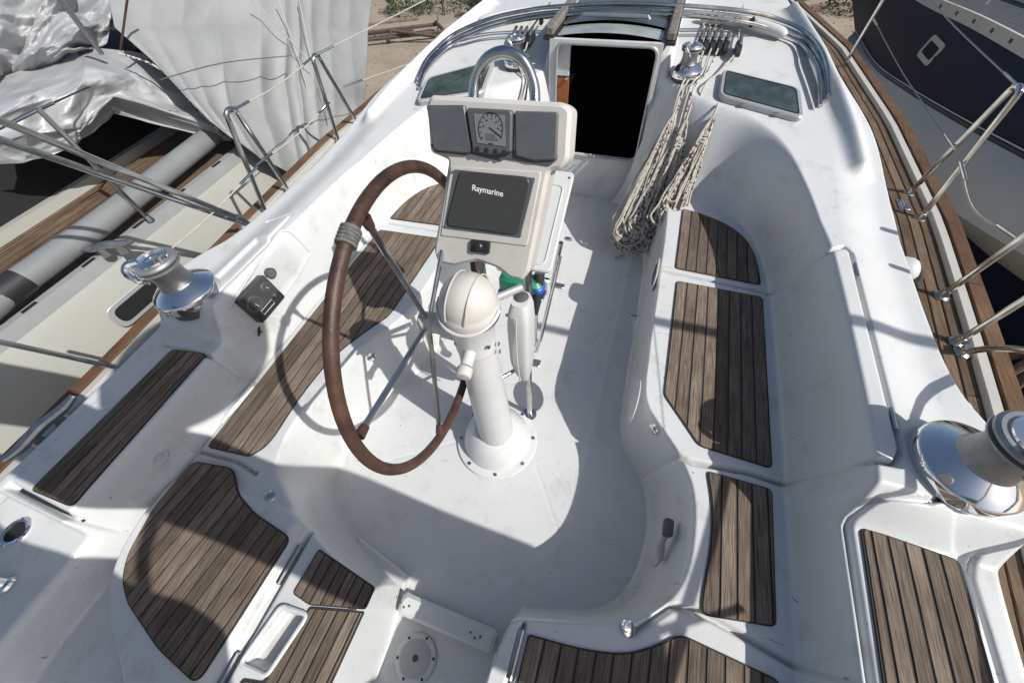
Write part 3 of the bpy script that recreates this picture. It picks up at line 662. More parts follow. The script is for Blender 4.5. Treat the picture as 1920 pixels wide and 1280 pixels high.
pprism(body, -.075, .0, 'shell', 'cream', pod, r=.010, bev=.010)
pprism([(845, 312), (1015, 322), (988, 462), (826, 442)], 0, .004, 'screen_bezel', 'cream', pod, r=.008, bev=.002)
pprism([(852, 318), (1003, 334), (975, 446), (832, 428)], .004, .007, 'plotter_frame', 'grey', pod, r=.003, bev=.001)
pprism([(862, 320), (988, 332), (994, 345), (972, 438), (960, 440), (842, 424), (838, 412)], .007, .014, 'sun_cover', 'screen', pod, r=.010, bev=.003)
pprism([(798, 197), (870, 197), (884, 282), (878, 288), (820, 284), (812, 277)], 0, .014, 'blank_cover', 'grey', pod, r=.006, bev=.003)
pprism([(965, 208), (1046, 210), (1042, 300), (1000, 302), (966, 292)], 0, .014, 'blank_cover', 'grey', pod, r=.006, bev=.003)
pprism([(876, 202), (956, 206), (960, 212), (958, 286), (925, 292), (886, 286), (874, 210)], 0, .020, 'instrument_case', 'dgrey', pod, r=.006, bev=.004)
case_ = COL.objects[-1]
pprism([(814, 285), (872, 292), (880, 289), (938, 303), (946, 298), (1030, 312), (1044, 300), (1046, 290), (805, 270)], 0, .005, 'lower_trim', 'grey', pod, r=.004, bev=.002)
pprism([(888, 213), (946, 216), (948, 275), (894, 268)], .020, .0215, 'dial_glass', 'lcd', case_, r=.003, bev=0)
cu, cv = face(920, 242, .0215); dial = MB(); rad = abs(face(943, 244, .0215)[0] - cu)
W3 = lambda u, v, w: O_ + uu * u + vv * v + ww * w
dial.tube([W3(cu + rad * math.cos(a), cv + rad * 1.1 * math.sin(a), .022) for a in np.linspace(-.5, math.pi + .9, 30)], .0009, 4)
for k in range(13):
    a = math.pi * 1.25 - k * (math.pi * 1.5 / 12); r0_, r1_ = (.80, .92)
    dial.tube([W3(cu + rad * r0_ * math.cos(a), cv + rad * 1.1 * r0_ * math.sin(a), .022), W3(cu + rad * r1_ * math.cos(a), cv + rad * 1.1 * r1_ * math.sin(a), .022)], .0011, 4)
dial.tube([W3(cu - .004, cv + .003, .0225), W3(*face(941, 258, .0225), .0225)], .0012, 4)
dial.build('dial_markings', 'black', case_)
pprism([(911, 250), (929, 252), (929, 264), (911, 262)], .0215, .0225, 'digit_window', 'lcd2', case_, r=0, bev=0)
for px_, py_ in ((895, 280), (912, 282), (929, 284), (945, 286)):
    u_, v_ = face(px_, py_, .022); MB().lathe([(.0065, 0), (.006, .002), (.003, .0025)], W3(u_, v_, .020), ww, 12).build('button', 'black', case_)
for px_, py_ in ((849, 322), (997, 339), (834, 424), (976, 442)):
    u_, v_ = face(px_, py_, .008); MB().lathe([(.0035, 0), (.003, .0015)], W3(u_, v_, .007), ww, 10).build('screw', 'satin', pod)
pprism([(882, 450), (918, 455), (916, 477), (880, 472)], 0, .010, 'power_socket', 'black', pod, r=.003, bev=.002)
u_, v_ = face(899, 462, .012); MB().lathe([(.012, 0), (.012, .010), (.008, .014)], W3(u_, v_, .009), ww, 18).build('socket_cap', 'black', pod)
def text_on(body_, u, v, w, size, m_, parent, nm='lettering', rotz=0, bold=.0):
    cu_ = bpy.data.curves.new(nm, 'FONT'); cu_.body = body_; cu_.size = size; cu_.extrude = .0003; cu_.align_x = 'CENTER'; cu_.align_y = 'CENTER'; cu_.offset = bold
    tmp = bpy.data.objects.new(nm, cu_); me = bpy.data.meshes.new_from_object(tmp); bpy.data.objects.remove(tmp)
    me.materials.append(M[m_]) if not me.materials else None
    for vt in me.vertices:
        c = vt.co; vt.co = W3(u + c.x, v + c.y, w + c.z)
    me.update(); o = link(bpy.data.objects.new(nm, me)); o.parent = parent; o.matrix_parent_inverse = world_mat(parent).inverted(); return o
u_, v_ = face(914, 358, .014); text_on('Raymarine', u_, v_, .0145, .0215, 'print_white', pod, 'brand_lettering', bold=.0002)
u0_, v0_ = face(920, 269, .022); text_on('WIND', u0_, v0_ - .001, .0219, .0048, 'black', pod, 'dial_lettering')
for k_, tx in enumerate(('60', '30', '0', '30', '60')):
    a = math.pi * (.95 - k_ * .225); text_on(tx, cu + rad * .62 * math.cos(a), cv + rad * .68 * math.sin(a), .0219, .0055, 'black', pod, 'dial_lettering')
# ================================================================= folding table
tb = thing('folding_table', 'white folding cockpit table tipped up behind the pod on steel legs', 'table', (.0, 1.4, 0))
t0 = Vector((.082, 1.20, .60)); t1 = Vector(atz(1078, 322, .80)); tv = (t1 - t0); Lt = tv.length; tv.normalize(); tu = Vector((-1, -.04, .0)).normalized(); tw = tu.cross(tv).normalized(); tw = tw if tw.z > 0 else -tw
lf = rounded([(0, 0), (.40, 0), (.40, Lt), (0, Lt)], .03, 5)
MB().prism(lf, -.02, 0, fr=(t0, tu, tv, tw), bev=.006).build('leaf', 'white', tb)
ir = rounded([(.035, .03), (.36, .03), (.36, Lt - .08), (.035, Lt - .08)], .03, 5)
MB().tube([t0 + tu * p[0] + tv * p[1] + tw * .001 for p in ir], .004, 6, closed=True).build('moulded_rib', 'white', tb)
MB().lathe([(.006, 0), (.005, .001)], t0 + tu * .02 + tv * (Lt - .035), tw, 10).build('screw_hole', 'black', tb)
f1 = Vector(atz(1058, 540, .0)); f2 = Vector(atz(1014, 690, 0))
MB().tube([Vector(atz(1035, 535, .02)), Vector(aty(1052, 455, 1.62))], .013, 10).build('leg', 'steel', tb)
MB().tube([Vector(atz(1006, 660, .02)), Vector(aty(1048, 490, 1.60))], .009, 8).build('leg', 'steel', tb)
MB().tube([Vector(atz(1014, 640, .02)), Vector(aty(1052, 480, 1.60))], .006, 8).build('leg', 'steel', tb)
MB().box((Vector(atz(1048, 537, 0)) + Vector((0, 0, .008))), (.07, .04, .012), bev=.004).build('foot', 'satin', tb)
MB().box((Vector(atz(1008, 682, 0)) + Vector((-.01, 0, .006))), (.05, .045, .01), bev=.003).build('foot', 'satin', tb)
MB().box(t0 + Vector((-.06, -.02, -.07)), (.13, .03, .10), bev=.01).build('end_panel', 'white', tb)
MB().box(Vector(aty(1065, 448, 1.62)), (.04, .02, .02), bev=.005).build('latch', 'steel', tb)
gp = thing('package', 'green and blue printed plastic package wedged under the table leaf', 'package', (0, 1.0, .5))
c_ = Vector(aty(978, 530, 1.0)); MB().box(c_, (.17, .07, .07), Matrix.Rotation(.05, 3, 'Y'), bev=.012).build('wrapper', 'green', gp)
MB().box(c_ + Vector((.07, -.002, -.008)), (.04, .069, .06), Matrix.Rotation(.05, 3, 'Y'), bev=.012).build('blue_corner', 'blue', gp)
MB().box(c_ + Vector((0, 0, -.05)), (.19, .06, .012), bev=.004).build('shelf_wire', 'steel', gp)
# ================================================================= rope clutches and lines
def clutch_bank(s, n, x0, y0, label):
    t = thing('rope_clutch_bank', label, 'rope clutches', (s * x0, y0, zat(s * x0, y0)))
    z0 = zat(s * x0, y0)
    for k in range(n):
        x = s * (x0 + .037 * k + (.03 if k == 5 else 0)); y = y0 - .05 * (k == 5)
        b = MB(); b.prism(rounded([(-.07, 0), (.07, 0), (.075, .03), (.03, .055), (-.05, .05), (-.075, .02)], .01, 3), -.014, .014, fr=((x, y, z0 + .002), (0, 1, 0), (0, 0, 1), (1, 0, 0)), bev=.003); cb_ = b.build('clutch_body', 'black', t)
        MB().box((x, y + .005, z0 + .066), (.020, .085, .016), Matrix.Rotation(.28, 3, 'X'), bev=.005).build('clutch_handle', 'dgrey', cb_)
    return t
clutch_bank(1, 6, .515, 3.02, 'bank of black rope clutches on the starboard cabin top, lines through them')
clutch_bank(-1, 4, .54, 2.98, 'bank of black rope clutches on the port cabin top behind the steel hoop')
cz = zat(.6, 3.0)
def rope(name, pts, r, label, cat, m_='rope2', grp=None, k=6):
    o = MB().tube([Vector(p) for p in pts], r, 7, smooth_=k).build(name, m_); return tag(o, label, cat, grp)
for i, (dx, ex, lb) in enumerate(((0, .0, 'first'), (1, .02, 'second'), (2, .05, 'third'), (3, .07, 'fourth'), (5, .12, 'outermost'))):
    x = .515 + .037 * dx + (.03 if dx == 5 else 0)
    rope('halyard', [(x * 1.04, 3.75, cz + .06), (x, 3.2, cz + .045), (x, 3.02, cz + .035), (x - .01, 2.92, cz + .02), (.50 + ex * 1.2, 2.76, wz + .02), (.46 + ex, 2.60, zat(.48, 2.62) + .02), (.45 + ex, 2.48, .66)], .0055,
         f'braided line through the {lb} starboard clutch counted from the doorway', 'rope', 'rope2' if i % 2 else 'rope', 'lines led aft on the cabin top')
for i in range(3):
    x = -.54 - .037 * i; rope('halyard', [(x, 3.7, cz + .06), (x, 3.1, cz + .04), (x, 2.9, cz + .02), (-.50 - .03 * i, 2.72, wz + .04), (-.42 - .03 * i, 2.60, .80), (-.41 - .03 * i, 2.45, .60), (-.43, 2.36, .25)], .0055,
        ('inner', 'middle', 'outer')[i] + ' line through the port clutches behind the steel hoop', 'rope', 'black' if i == 1 else 'rope', 'lines led aft on the cabin top')
def coil(topp, bot, width, n, seed, label, thick=.0060):
    rg = random.Random(seed); T = Vector(topp); B = Vector(bot); t = thing('rope_coil', label, 'rope coil', topp, 'coiled sheets hanging by the doorway')
    ax = (B - T); Ln = ax.length; ax.normalize(); side = Vector((1, .25, 0)); side = (side - ax * side.dot(ax)).normalized(); out = Vector((0, -1, 0)); out = (out - ax * out.dot(ax)).normalized()
    for half in range(2):
        b = MB()
        for k in range(n // 2):
            w = width * (.25 + .75 * rg.random()); off = (rg.random() - .5) * width * .9; L1_ = Ln * rg.uniform(.78, 1.02); o0 = rg.uniform(0, .035); o1 = rg.uniform(0, .06)
            gath = .16; pts = []
            for q_ in np.linspace(0, 1, 9):
                s_ = T + ax * (L1_ * (.05 + .95 * q_)) ; spread = (q_ ** .8) * w * .62 + .005; pts.append(s_ + side * (off * q_ - spread) + out * (o0 + o1 * q_ + rg.uniform(-.004, .004)))
            bt = T + ax * (L1_ + w * .45) + side * off + out * (o0 + o1); 
            ret = []
            for q_ in np.linspace(1, 0, 9):
                s_ = T + ax * (L1_ * (.05 + .95 * q_)); spread = (q_ ** .8) * w * .62 + .005; ret.append(s_ + side * (off * q_ + spread) + out * (o0 * .5 + o1 * q_ + .012 + rg.uniform(-.004, .004)))
            for pp_ in (pts, ret):
                for q3 in range(1, len(pp_)): pp_[q3] = pp_[q3] + side * (rg.uniform(-.0045, .0045)) + out * rg.uniform(0, .008)
            b.tube(pts + [bt] + ret, thick, 6, smooth_=4)
        b.build('rope_loops', 'rope2' if half else 'rope', t)
    b = MB()
    for j in range(5):
        c = T + ax * (Ln * .17 + j * .012)
        b.tube([c + side * (.022 * math.cos(a)) + out * (.02 + .024 * math.sin(a)) + ax * .006 * math.cos(a + j) for a in np.linspace(0, 2 * math.pi, 15)[:-1]], thick, 6, closed=True)
    b.build('gasket_turns', 'rope', t)
    MB().tube([T - ax * .05 - out * .01, T - ax * .01 + out * .02, T + ax * Ln * .12 + out * .03], thick, 6, smooth_=4).build('hanging_bight', 'rope', t); return t
coil((.46, 2.50, .76), (.40, 2.12, .07), .16, 44, 3, 'thick hank of flecked rope hanging lowest, nearest the doorway')
coil((.53, 2.46, .74), (.47, 2.16, .14), .13, 28, 5, 'middle hank of flecked rope between the two others beside the doorway')
coil((.66, 2.46, .76), (.545, 2.12, .30), .08, 16, 9, 'shortest hank of flecked rope, hanging furthest from the doorway')
rope('rope_tail', [atz(1165, 465, .05), atz(1165, 478, .012), atz(1152, 484, .008)], .006, 'knotted rope end lying on the cockpit floor', 'rope')
# ================================================================= hatches in the coaming
def portlight(pts, z, label):
    t = thing('portlight', label, 'portlight', atz(*pts[0], z)); P3 = [Vector((*atz(*p, z)[:2], zat(*atz(*p, z)[:2]))) for p in pts]
    c = sum(P3, Vector()) / 4; u = (P3[1] - P3[0] + P3[2] - P3[3]).normalized(); v = (P3[3] - P3[0] + P3[2] - P3[1]); v = (v - u * v.dot(u)).normalized(); w = u.cross(v); w = w if w.z > 0 else -w
    q2 = [((p - c).dot(u), (p - c).dot(v)) for p in P3]; fr_ = (c + w * (.016 if c.x > 0 else .034), u, v, w)
    ro = rounded(q2, .05, 6); n = len(ro)
    sgn = 1 if sum(ro[i][0] * ro[(i + 1) % n][1] - ro[(i + 1) % n][0] * ro[i][1] for i in range(n)) > 0 else -1
    MB().prism(ro, -.03, .014, fr=fr_, bev=.006).build('frame', 'lead', t); pf_ = COL.objects[-1]
    MB().prism(inset(ro, sgn * .022), .010, .0155, fr=fr_).build('pane', 'glass', pf_)
    MB().tube([fr_[0] + u * p[0] + v * p[1] + w * .0155 for p in inset(ro, sgn * .024)], .003, 6, closed=True).build('gasket', 'black', pf_)
    for f in (.32, .72):
        MB().box(P3[3].lerp(P3[2], f) + w * .016 - v * .004, (.04, .022, .008), bev=.002).build('hinge', 'alu', t)
portlight([(1350, 143), (1497, 172), (1512, 216), (1347, 180)], .82, 'opening portlight with pale frame and green tinted pane, right of the rope hanks')
portlight([(800, 150), (930, 122), (905, 160), (776, 180)], .82, 'opening portlight with dark reflecting pane on the port side above the pod')
# ================================================================= small fittings
def disc(p, nrm_, r, label, nm, cat, m_='white', th=.006, prof=None, grp=None):
    t = MB().lathe(prof or [(r, 0), (r, th * .6), (r * .9, th), (r * .3, th * 1.1)], p, nrm_, 28).build(nm, m_); return tag(t, label, cat, grp)
hc = thing('inspection_plate', 'round grey inspection plate with five screws in the stern passage floor', 'inspection plate', (-.02, -.255, .004))
MB().lathe([(.073, 0), (.075, .003), (.070, .006), (.060, .0065)], (-.02, -.255, .003), (0, 0, 1), 40).build('ring', 'white', hc)
MB().lathe([(.059, 0), (.058, .0075), (.012, .0085)], (-.02, -.255, .003), (0, 0, 1), 40).build('lid', 'lead', hc)
MB().lathe([(.012, 0), (.011, .0105)], (-.02, -.255, .003), (0, 0, 1), 8).build('key_socket', 'rust', hc)
b = MB()
for k in range(6): b.lathe([(.005, 0), (.004, .003)], (-.02 + .067 * math.cos(k * 1.047 + .3), -.255 + .067 * math.sin(k * 1.047 + .3), .009), (0, 0, 1), 8)
b.build('screws', 'black', hc)
gb = thing('threshold_bar', 'white threshold bar with screw holes across the stern passage', 'threshold', (0, -.12, 0))
MB().box((.05, -.118, .028), (.385, .072, .056), bev=.012).build('bar', 'gel', gb)
b = MB()
for x0 in (-.12, .17):
    for dx, dy in ((-.02, 0), (0, -.01), (.018, 0)): b.lathe([(.0045, 0), (.004, .002)], (x0 + dx, -.118 + dy, .056), (0, 0, 1), 8)
b.build('screw_holes', 'dgrey', gb)
ft = thing('foot_wedge', 'small white wedge at the port end of the stern threshold', 'foot wedge', (-.25, 0, 0))
MB().prism([(-.42, .03), (-.16, -.03), (-.15, -.08), (-.40, -.03)], .0, .05, bev=.006).build('wedge', 'gel', ft)
def well_disc(px, py, x, r, label, nm, cat, m_='white'):
    p = Vector(atx(px, py, x)); return disc(p, (-1 if x > 0 else 1, 0, .05), r, label, nm, cat, m_)
well_disc(1190, 752, .535, .085, 'oval white access cover low on the starboard bench front', 'access_cover', 'cover')
well_disc(850, 668, -.535, .085, 'round white access cover on the port bench front behind the spokes', 'access_cover', 'cover')
sp_ = thing('vent_grille', 'slim dark slot vent in the starboard bench front near the rope ends', 'vent', atx(1228, 515, .54))
pv = Vector(atx(1230, 515, .548)); MB().prism(rrect(.16, .14, .06), 0, .008, fr=(pv, (0, 1, 0), (0, 0, 1), (-1, 0, 0)), bev=.003).build('surround', 'white', sp_)
MB().prism(rrect(.11, .09, .04), .008, .011, fr=(pv, (0, 1, 0), (0, 0, 1), (-1, 0, 0))).build('slot', 'black', sp_)
def latch(px, py, label, fl=.0):
    p = hit(px, py); t = thing('flush_latch', label, 'latch', p); d = (Vector(CAM) - p).normalized(); n = (nrm(p) + d * .25).normalized()
    MB().lathe([(.024, 0), (.023, .006), (.018, .009)], p, n, 24).build('rim', 'chrome', t); MB().lathe([(.017, .0085), (.012, .0095), (.004, .012)], p, n, 20).build('thumb_dish', 'steel', t)
latch(1228, 803, 'oval chrome latch on the starboard well corner below the long seat panel'); latch(1178, 1177, 'oval chrome latch at the lip of the stern seat')
latch(696, 668, 'oval chrome latch on the port well corner behind the wheel rim'); latch(508, 930, 'oval chrome latch under the curved port seat lid')
cp = thing('deck_filler_cap', 'round cream filler cap between the two port locker lids', 'filler cap', hit(298, 857)); hp = hit(298, 857)
MB().lathe([(.030, -.004), (.030, .003), (.024, .005)], hp, (.25, 0, 1), 28).build('ring', 'white', cp); MB().lathe([(.018, .003), (.017, .012), (.008, .014)], hp, (.25, 0, 1), 24).build('cap', 'cream', cp)
pm = thing('bilge_pump', 'white recessed pump handle socket with a grey clip in the helm well', 'pump', atx(1255, 1015, .76))
pp = hit(1236, 1035); pn_ = nrm(pp, .03)
MB().lathe([(.055, -.02), (.055, .010), (.045, .018), (.02, .02)], pp, pn_, 30).build('diaphragm_cover', 'white', pm)
a0, a1 = hit(1246, 1052) + pn_ * .02, hit(1266, 1002) + pn_ * .03; MB().tube([a0, a0.lerp(a1, .5) + pn_ * .012, a1], [.015, .014, .013], 10).build('handle', 'cream', pm)
MB().box(hit(1270, 998) + pn_ * .035, (.032, .06, .035), bev=.006).build('clip', 'grey', pm)
# gauges on the port coaming
ep = thing('gauge_cluster', 'black engine instrument panel with round gauges on the port coaming', 'gauge cluster', atx(480, 560, -1.15))
ec = [hit(*p) for p in ((436, 565), (483, 515), (525, 553), (480, 607))]
n_e = Vector((1, -.05, .25)).normalized(); eo = sum(ec, Vector()) / 4; e_u = (ec[1] - ec[0]).normalized(); e_v = (ec[0] - ec[3]); e_v = (e_v - e_u * e_v.dot(e_u)).normalized(); e_w = e_u.cross(e_v); e_w = e_w if e_w.x > 0 else -e_w
eo = eo + e_w * .035; WE, HE = (ec[1] - ec[0]).length, (ec[0] - ec[3]).length
MB().prism(rrect(WE, HE, .006), -.05, .006, fr=(eo, e_u, e_v, e_w), bev=.002).build('panel', 'black', ep)
for cu2, cv2, r2 in ((-.28, .12, .030), (.27, .22, .018)):
    c = eo + e_u * cu2 * WE + e_v * cv2 * HE + e_w * .006
    MB().lathe([(r2 * 1.15, 0), (r2 * 1.15, .008), (r2, .010), (r2, .004)], c, e_w, 28).build('gauge_bezel', 'dgrey', ep); gb_ = bpy.data.objects[-1] if 0 else COL.objects[-1]; MB().lathe([(r2, .0), (r2, .006)], c, e_w, 28).build('gauge_face', mat('gauge_dial', (.03, .03, .033), .3) if r2 > .02 else bpy.data.materials['gauge_dial'], gb_)
    MB().tube([c + e_w * .008, c + e_w * .008 + (e_u * .3 - e_v) * r2 * .7], .0012, 4).build('needle', 'print_white', ep)
MB().lathe([(.009, 0), (.009, .006), (.004, .008)], eo + e_u * WE * .3 - e_v * HE * .2 + e_w * .006, e_w, 16).build('key_switch', 'steel', ep)
MB().tube([eo + e_u * a * WE + e_v * b2 * HE + e_w * .007 for a, b2 in ((-.3, -.35), (.15, -.35), (.15, -.2), (-.3, -.2))], .001, 4, closed=True).build('button_frame', 'print_white', ep)
cv_ = MB().prism(rounded([(-WE * .55, -.12 * HE), (WE * 1.6, -.12 * HE), (WE * 1.6, HE * .85), (-WE * .55, HE * .85)], .02, 4), .020, .023, fr=(eo, e_u, e_v, e_w), bev=.001).build('splash_cover', 'clear', ep)
MB().tube([hit(*p) + e_w * .004 for p in ((428, 578), (470, 512), (520, 440), (533, 433), (546, 437), (576, 468), (580, 476), (548, 530), (520, 566))], .006, 8, smooth_=5).build('recess_bead', 'gel', ep)
lc = hit(505, 512) + e_w * .012
t = thing('lid_gauge', 'small round dark gauge beside the engine panel', 'gauge', lc); MB().lathe([(.024, -.03), (.024, .004), (.020, .006)], lc, e_w, 26).build('bezel', 'black', t); MB().lathe([(.020, .0), (.019, .0065)], lc, e_w, 26).build('gauge_face', 'dgrey', t)
kp = hit(490, 622); t = thing('stop_pull', 'black engine stop pull knob near the end of the port bench', 'pull knob', kp)
MB().tube([kp, kp + Vector((.012, -.01, .02))], .006, 8).build('stem', 'black', t); MB().tube([kp + Vector((-.006, .01, .02)), kp + Vector((.028, -.03, .022))], [.005, .009, .005], 8).build('tee', 'black', t)
# vent cowl on starboard coaming side
vp = Vector(atz(1700, 505, .60)); t = thing('cowl_vent', 'small white cowl with a black mouth on the outer side of the starboard coaming', 'vent cowl', vp)
MB().lathe([(.055, -.06), (.055, -.01), (.045, .02), (.030, .035), (.012, .04)], vp, (.75, -.25, .5), 28).build('cowl', 'white', t)
MB().tube([vp + Vector((.03, -.06, -.03)), vp + Vector((.055, -.01, -.03)), vp + Vector((.05, .045, -.01))], [.016, .018, .016], 10, smooth_=4).build('black_mouth', 'black', t)
# ================================================================= stanchions, lifelines, pushpits
def gate_stanchion(s, y0, y1, ht_, label, top=None):
    t = thing('gate_stanchion', label, 'stanchion', (s * (railx(y0) - .15), y0, DECK), 'looped gate stanchions')
    xa, xb = s * (railx(y0) - .145), s * (railx(y1) - .145); zt = DECK + ht_; ym = (y0 + y1) / 2; w = abs(y1 - y0)
    pts = [(xa, y0, DECK), (xa, y0 + .0, DECK + ht_ * .5), ((xa * .8 + xb * .2), y0 + .12 * (y1 - y0), zt - .05), ((xa + xb) / 2 + s * .0, ym - .16 * (y1 - y0), zt - .008), ((xa + xb) / 2, ym, zt), ((xa + xb) / 2, ym + .16 * (y1 - y0), zt - .008), ((xa * .2 + xb * .8), y0 + .88 * (y1 - y0), zt - .05), (xb, y1, DECK + ht_ * .5), (xb, y1, DECK)]
    if top is not None:
        tv_ = Vector(top); r_ = .034; c_ = tv_ - Vector((0, 0, r_)); p0_, p1_ = Vector(pts[0]), Vector(pts[-1])
        arc = [c_ + Vector((0, -r_ * math.cos(q_), r_ * math.sin(q_))) for q_ in np.linspace(0, math.pi, 9)]
        pts = [p0_, p0_.lerp(arc[0], .5), p0_.lerp(arc[0], .9)] + arc + [p1_.lerp(arc[-1], .9), p1_.lerp(arc[-1], .5), p1_]
    MB().tube(pts, .0125, 10, smooth_=6).build('bent_tube', 'steel', t)
    for p in (pts[0], pts[-1]): MB().lathe([(.030, 0), (.030, .004), (.020, .010), (.015, .035)], p, (0, 0, 1), 18).build('base_socket', 'steel', t)
    for q_ in (pts[1], Vector(pts[len(pts) // 2]) + Vector((0, -.036, -.012)), Vector(pts[len(pts) // 2]) + Vector((0, .036, -.012))):
        c_ = Vector(q_); MB().tube([c_ + Vector((0, .009 * math.cos(a), .009 * math.sin(a))) for a in np.linspace(0, 6.28, 13)[:-1]], .0035, 6, closed=True).build('eye_fitting', 'steel', t)
    return t
gate_stanchion(1, 2.25, 2.48, .56, 'looped steel stanchion on the starboard deck, the farther of the two pairs', top=(1.78, 2.37, 1.0))
def steel_line(nm, pts, r, label, cat, m_='steel', grp=None, k=0): return tag(MB().tube([Vector(p) for p in pts], r, 10, smooth_=k).build(nm, m_), label, cat, grp)
t = thing('pushpit_rail', 'stainless pushpit legs and rail rising at the right edge by the cowl', 'rail', (1.73, 1.5, DECK))
B1, B2, B3 = Vector(atz(1765, 555, DECK + .01)), Vector(atz(1793, 642, DECK + .01)), Vector(atz(1803, 660, DECK + .01))
MB().tube([B1, Vector((1.77, 1.66, 1.02))], .0125, 10).build('upright', 'steel', t); MB().tube([B2, Vector((1.77, 1.43, 1.02))], .0125, 10).build('upright', 'steel', t)
MB().tube([B3, Vector((1.72, 1.20, .66)), Vector((1.68, .7, 1.05)), Vector((1.6, .1, 1.12)), Vector((1.45, -.5, 1.12))], .0125, 10, smooth_=6).build('slanted_rail', 'steel', t)
MB().tube([Vector((1.74, 1.20, .69)), Vector((1.66, .4, .80)), Vector((1.55, -.3, .8))], .010, 10).build('mid_rail', 'steel', t)
for p in (B1, B2, B3): MB().lathe([(.030, -.004), (.030, .004), (.020, .010), (.015, .035)], p, (0, 0, 1), 18).build('base_socket', 'steel', t)
tp3 = Vector(atz(1580, 128, DECK)); steel_line('deck_stanchion', [tp3, tp3 + Vector((.03, .02, .62))], .0115, 'single steel stanchion on the starboard deck near the blue yacht bow', 'stanchion')
gate_stanchion(-1, 1.37, 1.62, .56, 'looped steel stanchion on the port rail nearer the winch', top=(-1.66, 1.49, 1.0))
gate_stanchion(-1, 2.25, 2.52, .50, 'looped steel stanchion on the port rail in front of the grey tarpaulin', top=(-1.78, 2.34, .95))
t = thing('pushpit_rail', 'pair of steel pushpit tubes crossing the left edge to the port rail', 'rail', (-1.64, 1.26, DECK))
pe = Vector(atz(482, 430, DECK + .01)); e1 = Vector(atx(455, 412, -1.63)); e2 = Vector(atx(0, 226, -1.60)); e3 = Vector(atx(0, 262, -1.60))
MB().tube([pe, e1, e2, e2 + (e2 - e1) * .5], .0125, 10).build('upper_tube', 'steel', t)
e1b = Vector(atx(430, 413, -1.63)); MB().tube([pe + (e1 - pe) * .3, e3, e3 + (e3 - e1b) * .5], .0125, 10).build('lower_tube', 'steel', t)
MB().lathe([(.017, 0), (.017, .04)], e1, (e2 - e1), 14).build('clamp', 'steel', t)
q1 = Vector(atz(240, 706, .455)); q2_ = q1 + Vector((-.01, 0, .10)); q3 = Vector(atx(-60, 628, -1.68))
MB().tube([q1, q1 + Vector((-.0, -.0, .05)), Vector(atx(222, 690, -1.60)), q3], .010, 10, smooth_=5).build('stern_leg', 'steel', t)
def lifeline(a, b, label, m_='rope', r=.0035, sag=.02):
    a, b = Vector(a), Vector(b); mid = (a + b) / 2 - Vector((0, 0, sag))
    t = thing('lifeline', label, 'lifeline', a, 'lifelines'); L_ = (b - a).length
    MB().tube([a, mid, b], r, 6, smooth_=6).build('line', m_, t)
    for p_, q_ in ((a, b), (b, a)): MB().tube([p_, p_ + (mid - p_).normalized() * min(.15, L_ * .2)], r * 1.9, 8).build('end_terminal', 'steel', t)
    return t
lifeline((-1.66, 1.49, .99), (-1.78, 2.34, .95), 'cream lifeline between the tops of the two port stanchions')
lifeline((-1.66, 1.45, .73), (-1.76, 2.28, .70), 'lower cream lifeline between the two port stanchions')
lifeline((-1.78, 2.34, .95), atz(1010, -120, 1.15), 'upper cream lifeline running forward from the port stanchion past the sandy yard')
lifeline((-1.77, 2.48, .72), atz(900, 60, .80), 'lower cream lifeline running forward over the sandy yard')
lifeline((-1.66, 1.45, .72), (-1.62, .6, .70), 'short cream lifeline going aft from the port stanchion over the winch')
lifeline((1.78, 2.37, 1.0), tp3 + Vector((.03, .02, .60)), 'upper starboard lifeline across the blue hull', 'wire', .003)
lifeline((1.77, 2.40, .72), tp3 + Vector((.015, .01, .32)), 'lower starboard lifeline across the grey hull', 'wire', .003)
lifeline((1.76, 2.28, .72), (1.77, 1.70, .74), 'short slack lifeline between starboard stanchion and pushpit', 'rope', .004, .06)
dp = Vector(atz(1693, 384, DECK + .008)); t = thing('deck_drain', 'perforated steel drain plate in the teak deck by the starboard stanchion', 'drain plate', dp)
MB().box(dp, (.05, .085, .004), bev=.001).build('plate', 'steel', t)
for a in range(3):
    for c in range(4): MB().lathe([(.0045, 0), (.0045, .0006)], dp + Vector((-.015 + .015 * a, -.03 + .02 * c, .0022)), (0, 0, 1), 8).build('hole', 'black', t)
# sprayhood hoops folded flat
sf = thing('sprayhood_frame', 'folded stainless sprayhood hoops arching around the cabin top', 'sprayhood frame', (0, 2.6, .8))
CAMV = Vector(CAM)
def hoop(dz, dy, sc2, m_, r):
    raw = [(785, 158, .76), (800, 122, .80), (840, 82, .86), (880, 60, .92), (930, 42, .96), (1000, 28, 1.0), (1060, 22, 1.02), (1160, 17, 1.03), (1270, 22, 1.02), (1340, 27, 1.0), (1400, 34, .98), (1450, 46, .94), (1500, 68, .90), (1530, 100, .85), (1545, 140, .80), (1548, 190, .76)]
    pts = []
    for px_, py_, z in raw:
        p = Vector(atz(px_, py_, z)); h_ = hit(px_, py_); p = h_ + (CAMV - h_).normalized() * .03 if (h_.z > 0 and (h_ - CAMV).length < (p - CAMV).length + .02 and abs(h_.x) < 1.6 and h_.y < 4.4) else p; c = Vector((0, 2.5, p.z)); p = c + (p - c) * sc2; pts.append(p + Vector((0, dy, dz)))
    MB().tube(pts, r, 10, smooth_=5).build('hoop', m_, sf)
hoop(0, 0, 1.0, 'steel', .0115); hoop(.022, .02, 1.006, 'steel', .0115); hoop(-.012, -.03, .985, 'black', .007); hoop(.0, -.055, .975, 'steel', .009)
for px_, py_, z in ((1110, 30, 1.0), (1185, 30, 1.0), (1410, 42, .96), (1015, 38, .98)): MB().box(Vector(atz(px_, py_, z)), (.022, .04, .05), bev=.006).build('hinge_clip', 'black', sf)
